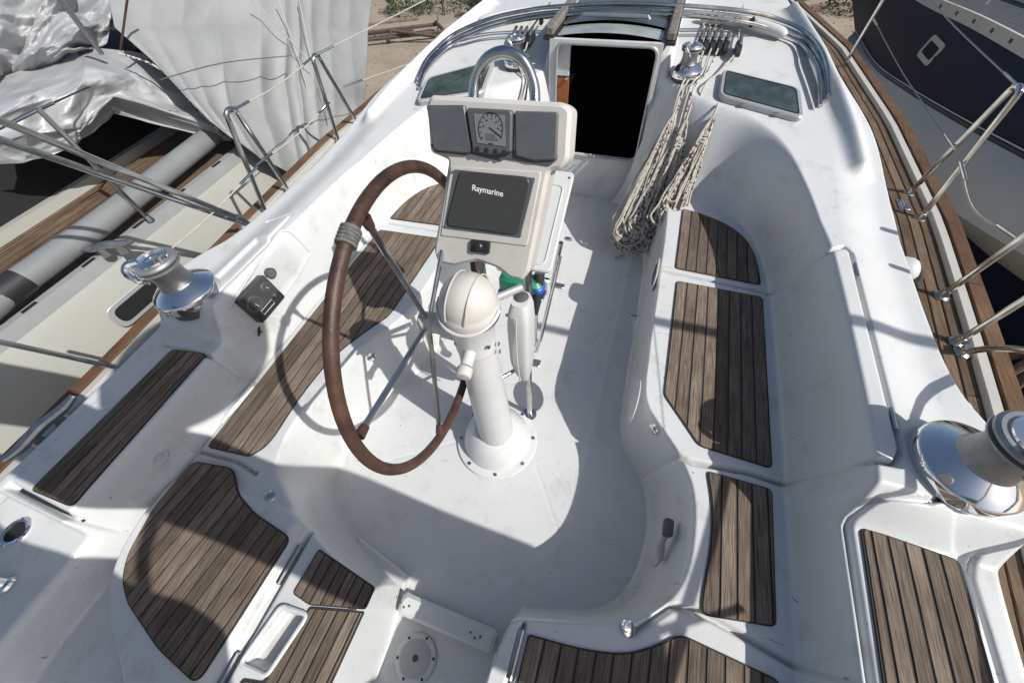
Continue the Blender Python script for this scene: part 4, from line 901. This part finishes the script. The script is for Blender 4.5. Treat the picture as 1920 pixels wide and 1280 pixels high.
for px_, py_ in ((787, 160), (1546, 185)): MB().box(Vector(atz(px_, py_, .77)), (.03, .05, .06), bev=.01).build('deck_hinge', 'steel', sf)
for s in (1, -1):
    a0 = Vector((s * .60, 3.30, zat(s * .6, 3.3) + .03)); t = thing('breakwater_handle', f'white moulded handhold on the {"starboard" if s > 0 else "port"} cabin top behind the clutches', 'handhold', a0)
    MB().tube([a0 + Vector((-s * .10, .05, 0)), a0 + Vector((s * .1, 0, .01)), a0 + Vector((s * .34, -.10, -.01)), a0 + Vector((s * .38, -.12, -.03))], [.03, .034, .03, .02], 12, smooth_=5).build('grip', 'gel', t)
# cleats and stern fittings
def cleat(a, b, h, label):
    a, b = Vector(a), Vector(b); t = thing('mooring_cleat', label, 'cleat', (a + b) / 2); d = b - a; kk = 1.35 if d.length > .15 else .6
    MB().tube([a, a + d * .2 + Vector((0, 0, -.008)), a + d * .5, a + d * .8 + Vector((0, 0, -.008)), b], [.009 * kk, .014 * kk, .016 * kk, .014 * kk, .009 * kk], 10, smooth_=4).build('horns', 'satin', t)
    for f in (.33, .67): MB().tube([a + d * f, a + d * f - Vector((0, 0, h))], [.014 * kk, .020 * kk], 10).build('leg', 'satin', t)
cleat(atz(138, 742, .53), atz(5, 865, .53), .09, 'long aluminium mooring cleat on the port rail at the left edge')
cleat(atz(1793, 752, .465), atz(1830, 762, .465), .03, 'small polished folding cleat on the starboard side deck near the large winch')
hw = hit(32, 997); t = thing('rod_holder', 'chrome ringed tube socket in the port quarter', 'tube socket', hw)
b = MB(); b.lathe([(.044, -.01), (.046, .006), (.040, .010), (.032, .008), (.030, 0)], hw, (0, 0, 1), 30, caps=False); b.build('ring', 'chrome', t); MB().lathe([(.031, 0), (.030, .004)], hw, (0, 0, 1), 24).build('dark_bore', 'dark', t)
hw = hit(14, 1095); t = thing('rail_base', 'chrome stub of a rail socket low at the left edge', 'rail socket', hw)
MB().lathe([(.030, -.004), (.030, .006), (.018, .012), (.014, .05)], hw, (-.5, 0, 1), 20).build('socket', 'chrome', t); MB().tube([hw + Vector((-.015, 0, .03)), hw + Vector((-.3, 0, .6))], .0125, 10).build('tube', 'steel', t)
tag(MB().tube([(x, y_, zat(x, y_) + .002) for x, y_ in ((-1.40, -.214), (-1.2, -.219), (-1.12, -.222))], .0065, 6).build('gap_shade_inlay', 'black'), 'black shade seal in the gap behind the raised port locker lid', 'inlay')  # black tube laid in the open gap to paint its darkness
# hinges on the stern seat lids
for (x, y) in ((.337, -.10), (-.447, -.12), (-.449, -.42)):
    t = thing('piano_hinge', {(.337, -.10): 'short steel piano hinge on the starboard stern seat seam', (-.447, -.12): 'steel hinge at the forward end of the curved seat seam', (-.449, -.42): 'steel hinge at the aft end of the curved seat seam'}[(x, y)], 'hinge', (x, y, SEAT))
    MB().tube([(x, y - .06, SEAT + .003), (x, y + .06, SEAT + .003)], .0045, 8).build('pin', 'satin', t); MB().box((x, y, SEAT + .001), (.022, .115, .003)).build('leaf', 'steel', t)
# ================================================================= yard ground
GZ = -2.0
g = MB(); G = [[(x, y, GZ) for x in np.linspace(-120, 120, 25)] for y in np.linspace(-60, 180, 25)]; g.grid(G); tag(g.build('ground', 'gravel'), kind='structure')
stn = MB(); 
for k in range(7000):
    if k < 4200: x, y = NR.uniform(2.2, 6.5), NR.uniform(.3, 5.0)
    else: x, y = NR.uniform(-10, 8), NR.uniform(4, 16)
    r = abs(NR.normal(.018, .010)) + .008; a = NR.uniform(0, 3.1)
    vs = [(x + r * math.cos(a + q_) * (1 if q_ % 2 else 1.3), y + r * math.sin(a + q_), GZ) for q_ in (0, 1.57, 3.14, 4.71)] + [(x + r * .2, y, GZ + r * .9)]
    stn.add(vs, [(0, 1, 4), (1, 2, 4), (2, 3, 4), (3, 0, 4)])
tag(stn.build('gravel', mat('gravel_stone', (.28, .22, .165), .9, noise=.55, nscale=14), smooth=0), kind='stuff')
# bushes on the far bank
bs = 0
for (px_, py_, h_, w_, lb) in ((770, 12, 1.0, 1.4, 'low dark green bush left of the sail rack, at the top edge'), (905, 22, .9, .9, 'bright green bush left of the cabin hoops at the top edge'), (830, 5, 1.2, 1.6, 'dry brown-green bush between two others on the yard bank'), (1610, 10, .9, 1.5, 'dry grass clump beside the blue yacht bow')):
    c = Vector(atz(px_, py_ + 12, GZ)); b = MB()
    for k in range(1100):
        v_ = NR.normal(size=3); v_ /= np.linalg.norm(v_); rr_ = NR.uniform(.4, 1) ** .5; p = c + Vector((v_[0] * w_ * rr_ * .6, v_[1] * w_ * .5 * rr_, abs(v_[2]) * h_ * rr_)); s_ = NR.uniform(.03, .08)
        d1_ = Vector(NR.normal(size=3)).normalized() * s_; d2_ = Vector(NR.normal(size=3)).normalized() * s_
        b.add([p, p + d1_, p + d1_ + d2_ * .5, p + d2_], [(0, 1, 2, 3)])
    t = thing('bush', lb, 'bush', c); b.build('foliage', 'bush', t, smooth=0); MB().tube([c, c + Vector((.05, 0, h_ * .7))], [.03, .01], 6).build('stem', 'rust', t)
# scrap cradle on the sand
c = Vector(atz(745, 70, GZ)); t = thing('boat_cradle', 'rusty steel cradle frame lying on the sand beyond the tarpaulins', 'cradle', c)
b = MB()
for (a0, a1) in (((-1.3, -.5, .15), (1.0, .7, .15)), ((-.9, -1.0, .15), (1.5, .1, .15)), ((-1.1, -.7, .2), (-.9, -1.0, .2)), ((1.0, .7, .2), (1.5, .1, .2)), ((-.2, .1, .12), (.1, -.6, .12)), ((.2, -.5, .3), (1.9, -.2, .1))): b.tube([c + Vector(a0), c + Vector(a1)], .05, 6)
b.build('frame_beams', 'rust', t)
b = MB(); b.tube([c + Vector((-1.2, -.6, 0)), c + Vector((-1.3, -.5, 1.2))], .03, 6); b.tube([c + Vector((1.1, .5, 0)), c + Vector((1.2, .6, .5))], .03, 6); b.build('upright_bars', 'alu', t)
b = MB(); b.box(c + Vector((-.2, .2, .3)), (1.6, .12, .04), Matrix.Rotation(.45, 3, 'Z')); b.build('loose_board', 'teak', t)
# ================================================================= port neighbour yacht
pn = thing('neighbour_yacht', 'cream hulled yacht alongside to port, half covered by silver tarpaulins', 'yacht', (-3, 1, GZ))
def nrx(y): return -2.38 - .03 * y - .02 * max(0, y - 1) ** 1.5 - .30 * max(0, y - 2.5) ** 2
YN = np.linspace(-2.5, 4.9, 50)
G = [[(nrx(y) + .0, y, .43), (nrx(y) + .03, y, .36), (nrx(y) + .08, y, .0), (nrx(y) + .06, y, -.5), (nrx(y) - .3, y, -1.1), (nrx(y) - 1.2, y, -1.5)] for y in YN]
MB().grid(G).build('hull', 'hullcream', pn)
rl = MB(); G = [[(nrx(y) - .035, y, .43), (nrx(y) - .035, y, .47), (nrx(y) + .012, y, .47), (nrx(y) + .015, y, .40)] for y in YN]; rl.grid(G); tr_ = rl.build('perforated_toe_rail', 'lead', pn, smooth=0)
for k in range(17):
    y = -1.6 + k * .335; MB().box((nrx(y) - .005, y, .4715), (.02, .075, .006), Matrix.Rotation(.03, 3, 'Z')).build('rail_slot', 'black', pn, smooth=0)
for i in range(12):
    x0_ = -.04 - .062 * i; G = [[(nrx(y) + x0_ - .057, y, .44), (nrx(y) + x0_, y, .44)] for y in np.linspace(-2.5, 4.6, 30)]
    bb = MB().grid(G); bb.build('deck_plank', 'deckteak', pn, smooth=0)
G = [[(nrx(y) - .9, y, .434), (nrx(y) - .03, y, .434)] for y in np.linspace(-2.5, 4.8, 30)]; MB().grid(G).build('deck', 'caulk', pn, smooth=0)
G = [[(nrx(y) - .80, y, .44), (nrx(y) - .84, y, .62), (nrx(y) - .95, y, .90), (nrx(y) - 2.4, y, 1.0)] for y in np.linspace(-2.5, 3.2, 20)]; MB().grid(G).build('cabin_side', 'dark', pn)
G = [[(nrx(y) - .76, y, .44), (nrx(y) - .76, y, .50), (nrx(y) - .83, y, .50)] for y in np.linspace(-2.5, 3.2, 20)]; MB().grid(G).build('cabin_coaming', 'hullcream', pn, smooth=0)
wp = [Vector(atx(*p, -2.325)) for p in ((205, 575), (262, 515), (305, 540), (255, 610))]; wo = sum(wp, Vector()) / 4
MB().prism(rrect(.36, .15, .06, 6), 0, .006, fr=(wo + Vector((.02, 0, 0)), (0, 1, 0), (0, 0, 1), (1, 0, 0)), bev=.003).build('window_frame', 'lead', pn)
MB().prism(rrect(.30, .10, .045, 6), .006, .008, fr=(wo + Vector((.02, 0, 0)), (0, 1, 0), (0, 0, 1), (1, 0, 0))).build('window', 'dark', pn)
mp_ = [Vector(atz(*p, .56)) for p in ((-40, 590), (20, 540), (180, 425), (370, 275), (480, 190))]
ms = tag(MB().tube(mp_, .062, 20).build('lying_mast', 'pvc'), 'grey round spar lying along the teak deck of the port yacht', 'spar')
tag(MB().tube([mp_[0] + Vector((0, -.3, 0)), mp_[1] + Vector((0, .06, 0))], .066, 20).build('spar_end_sleeve', 'black'), 'dark blue sleeve over the near end of the grey spar', 'sleeve')
np_ = thing('neighbour_stanchion', 'thin steel stanchion standing on the rail of the port yacht', 'stanchion', (-2.41, 1.14, .47)); MB().tube([(-2.41, 1.14, .46), (-2.43, 1.14, 1.09)], .0125, 10).build('post', 'steel', np_); MB().lathe([(.028, 0), (.018, .03)], (-2.41, 1.14, .46), (0, 0, 1), 14).build('socket', 'steel', np_)
lifeline((-2.43, 1.14, 1.085), atx(185, 155, -2.8), 'dark wire from the top of the thin neighbour stanchion to the silver tarpaulin', 'black', .004, 0)
lifeline((-2.43, 1.14, 1.085), (-2.40, -.6, 1.05), 'dark wire from the thin neighbour stanchion off the left edge', 'black', .004, 0)
cleat(atz(150, 468, .54), atz(250, 450, .54), .06, 'aluminium cleat on the perforated rail of the port yacht behind the winch')
# tarpaulins
def fold_noise(nu, nv, seed, dirs, amp):
    rg = np.random.default_rng(seed); U, V = np.meshgrid(np.linspace(0, 1, nu), np.linspace(0, 1, nv), indexing='ij'); h = np.zeros_like(U)
    U = U + .02 * np.sin(V * 9 + seed); V = V + .02 * np.sin(U * 8 + seed)
    for k in range(dirs * 7):
        a = rg.uniform(0, math.pi); cu, cv = rg.uniform(0, 1, 2); d = (U - cu) * math.cos(a) + (V - cv) * math.sin(a); e = -(U - cu) * math.sin(a) + (V - cv) * math.cos(a)
        w = rg.uniform(.03, .22); L_ = rg.uniform(.12, .5); fall = np.clip(1 - np.abs(e) / L_, 0, 1); h += np.clip(1 - np.abs(d) / (w * (.3 + fall)), 0, 1) * fall * w * rg.choice([-1, 1, 1]) * 5
    return amp * (h - h.mean()) * .8
def tarp(name, corners, planes, seed, m_, label, amp=.07, nu=110, nv=80, dirs=11, pleats=0, edge=.05):
    """corners: rows of photo pixels (grid control net) with x-plane depth for each"""
    R0_ = len(corners); C0 = len(corners[0]); Pn = np.array([[atx(*corners[i][j], planes[i][j]) for j in range(C0)] for i in range(R0_)])
    def interp(u, v):
        fu = u * (R0_ - 1); fv = v * (C0 - 1); i = min(int(fu), R0_ - 2); j = min(int(fv), C0 - 2); a = fu - i; b = fv - j
        a = a * a * (3 - 2 * a) * .35 + a * .65; b = b * b * (3 - 2 * b) * .35 + b * .65
        return Pn[i, j] * (1 - a) * (1 - b) + Pn[i + 1, j] * a * (1 - b) + Pn[i, j + 1] * (1 - a) * b + Pn[i + 1, j + 1] * a * b
    H = fold_noise(nu, nv, seed, dirs, amp); rg = np.random.default_rng(seed); G = []
    for i, u in enumerate(np.linspace(0, 1, nu)):
        row = []
        for j, v in enumerate(np.linspace(0, 1, nv)):
            p = interp(u, v); h = H[i, j]
            if pleats: h += .020 * (1 - 2 * abs(math.sin((v - .55) * pleats * (1.15 - .35 * u) * .5 + 1.5 * math.sin(v * 9) + .4 * math.sin(u * 3)))) * (.3 + .7 * math.sin(v * 3.1) ** 2) * (.35 + .65 * math.sin(math.pi * min(1, u * 1.1)))
            e = edge * (math.sin(v * 23 + seed) + .6 * math.sin(v * 51)) * (u > .93) * .3
            row.append((p[0] + h * .9, p[1] - h * .25, p[2] + h * .35 + e * .3))
        G.append(row)
    b = MB().grid(G); o = b.build(name, m_, smooth=80); md = o.modifiers.new('thickness', 'SOLIDIFY'); md.thickness = .004; return tag(o, label, 'tarpaulin', None)
tarp('tarpaulin', [[(195, -60), (400, -60), (560, -60), (705, -60)], [(215, 50), (400, 40), (560, 60), (690, 60)], [(285, 112), (420, 130), (560, 150), (686, 150)], [(350, 180), (440, 215), (570, 225), (684, 215)], [(395, 225), (470, 265), (575, 285), (672, 245)], [(425, 250), (490, 298), (577, 342), (655, 278)]],
     [[-3.0, -2.9, -2.8, -2.9], [-2.8, -2.75, -2.65, -2.7], [-2.62, -2.55, -2.5, -2.5], [-2.42, -2.40, -2.38, -2.38], [-2.33, -2.32, -2.28, -2.30], [-2.29, -2.27, -2.22, -2.25]], 4, 'tarp2', 'pleated pale grey tarpaulin hanging over the forward half of the port yacht', amp=.030, pleats=60, nu=130, nv=170, dirs=9)
tarp('tarpaulin', [[(-80, -80), (120, -60), (260, -40)], [(-80, 20), (90, 30), (215, 30)], [(-80, 90), (70, 95), (200, 80)], [(-60, 160), (60, 140), (170, 100)]],
     [[-3.6, -3.5, -3.4], [-3.3, -3.3, -3.2], [-3.2, -3.1, -3.1], [-3.2, -3.2, -3.2]], 21, 'tarp', 'crumpled silver tarpaulin bundle at the top left corner, above the larger sheet', amp=.17, nu=150, nv=120, dirs=14)
tarp('tarpaulin', [[(-60, 165), (60, 125), (160, 85), (250, 100), (330, 125)], [(-60, 205), (60, 160), (160, 125), (260, 150), (350, 185)], [(-60, 250), (60, 200), (150, 165), (230, 175), (385, 225)], [(-60, 285), (50, 250), (150, 240), (205, 190), (420, 250)], [(-60, 310), (50, 305), (150, 268), (212, 215), (440, 262)]],
     [[-3.3, -3.2, -3.1, -3.0, -2.9], [-3.0, -2.95, -2.85, -2.8, -2.75], [-2.9, -2.8, -2.7, -2.7, -2.6], [-2.9, -2.75, -2.7, -2.75, -2.5], [-3.0, -2.85, -2.75, -2.8, -2.45]], 8, 'tarp', 'silver tarpaulin sheet draped over the cabin of the port yacht with a torn lifted edge', amp=.060, nu=140, nv=170, dirs=12)
rope('tarp_lashing', [atx(222, 100, -2.75), atx(300, 130, -2.6), atx(370, 205, -2.45), atx(420, 255, -2.38)], .006, 'white lashing rope along the torn edge of the silver tarpaulin', 'rope')
for k_, (a_, b_) in enumerate((((520, -5), (592, 235)), ((560, -5), (598, 250)), ((470, -5), (585, 120)))):
    p0, p1 = Vector(atx(*a_, -2.62)), Vector(atx(*b_, -2.40)); rope('tarp_tie', [p0, p0.lerp(p1, .5) + Vector((.02, 0, -.03)), p1], .004, ('first', 'second', 'third')[k_] + ' cream cord from the right running down the pleated tarpaulin', 'cord', 'rope', 'cords on the pleated tarpaulin')
for k_, pl_ in enumerate((((300, 150), (420, 118), (545, 105)), ((600, 150), (610, 210), (622, 290)))):
    tag(MB().tube([Vector(atx(*q_, -2.36)) for q_ in pl_], .003, 5, smooth_=5).build('seam_cord', 'dgrey'), ('long dark cord lying across the upper part of the pleated tarpaulin', 'short dark cord hanging down the right part of the pleated tarpaulin')[k_], 'cord')
rope('red_line', [atx(240, -10, -2.6), atx(226, 95, -2.75)], .006, 'faded red line hanging down onto the silver tarpaulin', 'rope', 'wheel')
steel_line('backstay_tube', [atx(110, -5, -2.7), atx(190, 100, -2.85)], .014, 'dark pair of tubes crossing the crumpled tarpaulin at the top left', 'tube', 'alu')
rope('hanging_line', [atz(615, 60, .3), atz(600, 200, -.1), atz(575, 300, -.2), atz(560, 330, -.2)], .005, 'white braided line dangling in front of the pleated tarpaulin', 'rope', 'rope2')
# ================================================================= starboard neighbour yacht
sn = thing('neighbour_yacht', 'dark blue yacht with a grey lower hull standing to starboard, top right', 'yacht', (4, 5, GZ))
KX = 3.05
def hp_(px_, py_, x): return Vector(atx(px_, py_, x))
def ysheer(px_, py_): return hp_(px_, py_, KX)
top_pts = [(1598, -60), (1655, -40), (1730, 8), (1820, 52), (1925, 112), (2060, 190), (2300, 330)]
boot_pts = [(1603, 60), (1640, 120), (1700, 165), (1800, 225), (1925, 292), (2060, 370), (2300, 500)]
bot_pts = [(1585, 90), (1640, 220), (1700, 310), (1780, 390), (1925, 482), (2060, 560), (2300, 700)]
xs_ = [3.25, 3.12, 3.05, 3.05, 3.05, 3.05, 3.1]
T_ = [hp_(*p, x + .12) for p, x in zip(top_pts, xs_)]; B_ = [hp_(*p, x) for p, x in zip(boot_pts, xs_)]; U_ = [hp_(*p, x - .22) for p, x in zip(bot_pts, [3.25, 3.12, 3.05, 3.05, 3.05, 3.05, 3.1])]
T_ = catmull(T_, 6); B_ = catmull(B_, 6); U_ = catmull(U_, 6)
MB().grid([[t_ , t_.lerp(b_, .5) + Vector((-.03, 0, 0)), b_] for t_, b_ in zip(T_, B_)]).build('blue_topsides', 'navy', sn)
MB().tube([b_ + Vector((-.006, 0, -.01)) for b_ in B_], .018, 6).build('rubbing_strake', 'black', sn)
MB().tube([b_ + Vector((-.010, 0, .022)) for b_ in B_], .006, 6).build('boot_stripe', 'strip', sn)
MB().grid([[b_, b_.lerp(u_, .5) + Vector((-.05, 0, .02)), u_, u_ + Vector((.5, 0, -.35))] for b_, u_ in zip(B_, U_)]).build('lower_hull', 'hullgrey', sn)
MB().grid([[t_ + Vector((.02, 0, .10)), t_ + Vector((-.01, 0, .10)), t_ + Vector((-.012, 0, .0))] for t_ in T_]).build('bulwark', 'strip', sn, smooth=0)
b = MB()
for i in range(8, len(T_) - 2, 2): b.box(T_[i] + Vector((-.012, 0, .05)), (.004, .05, .03))
b.build('scupper_holes', 'black', sn, smooth=0)
for k in range(14):
    MB().grid([[t_ + Vector((.03 + .075 * k, 0, .06)), t_ + Vector((.03 + .075 * k + .07, 0, .06))] for t_ in T_]).build('deck_plank', mat('grey_deck_plank', (.06, .065, .07), .7, noise=.3, nscale=8) if k == 0 else bpy.data.materials['grey_deck_plank'], sn, smooth=0)
MB().grid([[t_ + Vector((.02, 0, .055)), t_ + Vector((3.5, 0, .055))] for t_ in T_]).build('deck', 'caulk', sn, smooth=0)
MB().grid([[t_ + Vector((.85, 0, .06)), t_ + Vector((.95, 0, .30)), t_ + Vector((1.6, 0, .36))] for t_ in T_]).build('cabin', 'hullcream', sn, smooth=0)
wc = hp_(1746, 95, KX + .03)
MB().prism(rrect(.36, .20, .05, 5), 0, .01, fr=(wc, (-.05, 1, 0), (.2, 0, 1), (-1, 0, .1)), bev=.003).build('window_frame', 'hullcream', sn); MB().prism(rrect(.26, .11, .03, 5), .01, .013, fr=(wc, (-.05, 1, 0), (.2, 0, 1), (-1, 0, .1))).build('window', 'dark', sn)
kl = MB(); kl.box((3.9, 3.6, -1.3), (.5, 2.6, 1.4), bev=.15); kl.build('keel', 'navy', sn)
t = thing('boat_stand', 'steel boat stand propping the starboard yacht over the gravel', 'boat stand', (3.2, 2.6, GZ))
b = MB(); b.tube([(3.0, 2.2, GZ), (3.35, 2.6, -.6)], .03, 8); b.tube([(3.6, 2.3, GZ), (3.35, 2.6, -.6)], .03, 8); b.tube([(3.2, 3.1, GZ), (3.35, 2.6, -.6)], .03, 8); b.tube([(3.0, 2.2, GZ + .1), (3.6, 2.3, GZ + .1), (3.2, 3.1, GZ + .1), (3.0, 2.2, GZ + .1)], .02, 8); b.build('tripod', 'rust', t)
MB().box((3.35, 2.6, -.58), (.25, .25, .04), bev=.01).build('pad', 'black', t)
MB().tube([(2.6, 3.0, GZ + .3), (3.9, 2.2, GZ + .5)], .04, 8).build('cross_beam', 'rust', t)
for i, (px_, py_, lb) in enumerate(((1760, 15, 'left'), (1850, 10, 'right'))):
    a0 = hp_(px_, py_, 3.4); tag(MB().tube([a0, a0 + Vector((.05, .05, .7))], .013, 8).build('deck_stanchion', 'steel'), f'steel stanchion on the starboard yacht deck, the {lb} one of two', 'stanchion')
# far boats beyond, to close the top edge
for k, (x, y, w_, lb) in enumerate(((-2.5, 16, 2.6, 'distant white hull standing in the yard left of the hoops'), (2.0, 17, 3.2, 'distant white hull standing in the yard above the cabin top'))):
    G = [[(x + (-w_ / 2 + .0) * f, y, GZ + .5 + 1.6 * g_), (x + (w_ / 2) * f, y + 1, GZ + .5 + 1.6 * g_)] for f, g_ in ((.3, 0), (.8, .4), (1, .9), (1.02, 1.2))]
    t = thing('far_boat', lb, 'boat', (x, y, GZ)); 
    b = MB(); G = []
    for s_ in np.linspace(-1, 1, 15):
        bw = 1.5 * (1 - s_ ** 4 * .7); G.append([(x + s_ * w_, y - bw * .15, GZ + .5), (x + s_ * w_, y - bw * .7, GZ + 1.0), (x + s_ * w_, y - bw, GZ + 1.9), (x + s_ * w_, y - bw, GZ + 2.2), (x + s_ * w_, y + bw, GZ + 2.2), (x + s_ * w_, y + bw * .7, GZ + 1.0), (x + s_ * w_, y + bw * .15, GZ + .5)])
    b.grid(G).build('hull', 'gel', t); MB().box((x, y, GZ + .3), (w_ * .4, .3, .6)).build('keel', 'navy', t)
# spar and folded bimini above the stern, outside the frame, added for their shadows
tag(MB().tube([(2.55, .63, 2.48), (3.6, .63, 2.48)], .026, 12).build('shadow_bar', 'alu'), 'aluminium bar added to starboard, out of frame, to cast a shadow band', 'spar')  # unseen bar, placed where it throws the lateral shadow band
bm = thing('canvas_occluder', 'grey canvas bimini folded on its hoops above the stern, added out of frame for its shadow', 'occluder', (0, -.4, 1.6))
G = []
for x in np.linspace(-1.75, 1.9, 60):
    zz = 1.66 - .10 * (x / 1.8) ** 4; sw = .145 + .006 * math.sin(x * 7)
    G.append([(x, -.365 + sw * math.cos(a), zz + .05 * math.sin(a)) for a in np.linspace(0, 2 * math.pi, 17)])
MB().grid(G).build('shadow_roll', 'tarp2', bm)  # roll added to shade the helm well and sole
G = []
for x in np.linspace(-.7, .95, 40):
    sw = (.19 + .01 * math.sin(x * 13)) * min(1, (x + .72) * 5, (.97 - x) * 5); G.append([(x, -.86 + sw * math.cos(a), 1.62 + .05 * math.sin(a)) for a in np.linspace(0, 2 * math.pi, 13)])
MB().grid(G).build('rear_shadow_roll', 'tarp2', bm)  # second roll added to shade the port quarter
MB().tube([(-1.72, -.8, 1.1), (-1.5, -.8, 1.5), (-.7, -.8, 1.62), (1, -.8, 1.62), (1.5, -.8, 1.5), (1.72, -.8, 1.1), (1.66, -.6, .45)], .0125, 10, smooth_=5).build('hoop', 'steel', bm)
for s in (-1, 1):
    MB().tube([(s * 1.70, -.30, 1.60), (s * 1.72, -.45, 1.1), (s * 1.66, -.5, .45)], .0125, 10, smooth_=5).build('strut', 'steel', bm); MB().tube([(s * 1.72, -.35, 1.50), (s * 1.7, .0, 1.12)], .010, 8).build('strut', 'steel', bm)
rd = thing('occluding_dome', 'white radar dome on a stern pole, added above the camera, unseen, for its shadow', 'radar dome', (.72, -.2, 2.4))  # unseen dome and pole added to shade the port locker and coaming
MB().lathe([(.10, -.10), (.29, -.06), (.32, .0), (.29, .08), (.12, .12), (.02, .125)], (.74, -.17, 2.42), (0, 0, 1), 40).build('dome', 'white', rd)
MB().tube([(1.15, -.95, .45), (1.1, -.9, 2.1), (.95, -.6, 2.3), (.74, -.2, 2.33)], .022, 10, smooth_=5).build('pole', 'steel', rd)
# grit and leaf crumbs lying about the cockpit
gt = MB(); rg_ = random.Random(3)
for k in range(150):
    x, y = rg_.uniform(-1.0, 1.05), rg_.uniform(-.3, 2.5)
    z = zat(x, y); r = rg_.uniform(.0012, .0032)
    if nrm((x, y, z)).z < .97: continue
    gt.add([(x - r, y, z + .001), (x, y - r * .6, z + .001), (x + r * 1.4, y, z + .001), (x, y + r, z + .001), (x, y, z + r)], [(0, 1, 4), (1, 2, 4), (2, 3, 4), (3, 0, 4)])
tag(gt.build('grit', mat('grit_brown', (.06, .045, .03), .9), smooth=0), kind='stuff')
mk = [hit(1486, 1118), hit(1490, 1124), hit(1497, 1129)]
tag(MB().tube([p + Vector((0, 0, .001)) for p in mk], .0022, 5, smooth_=3).build('stray_thread', 'black'), 'short black thread lying on the shaded starboard coaming slope', 'thread')
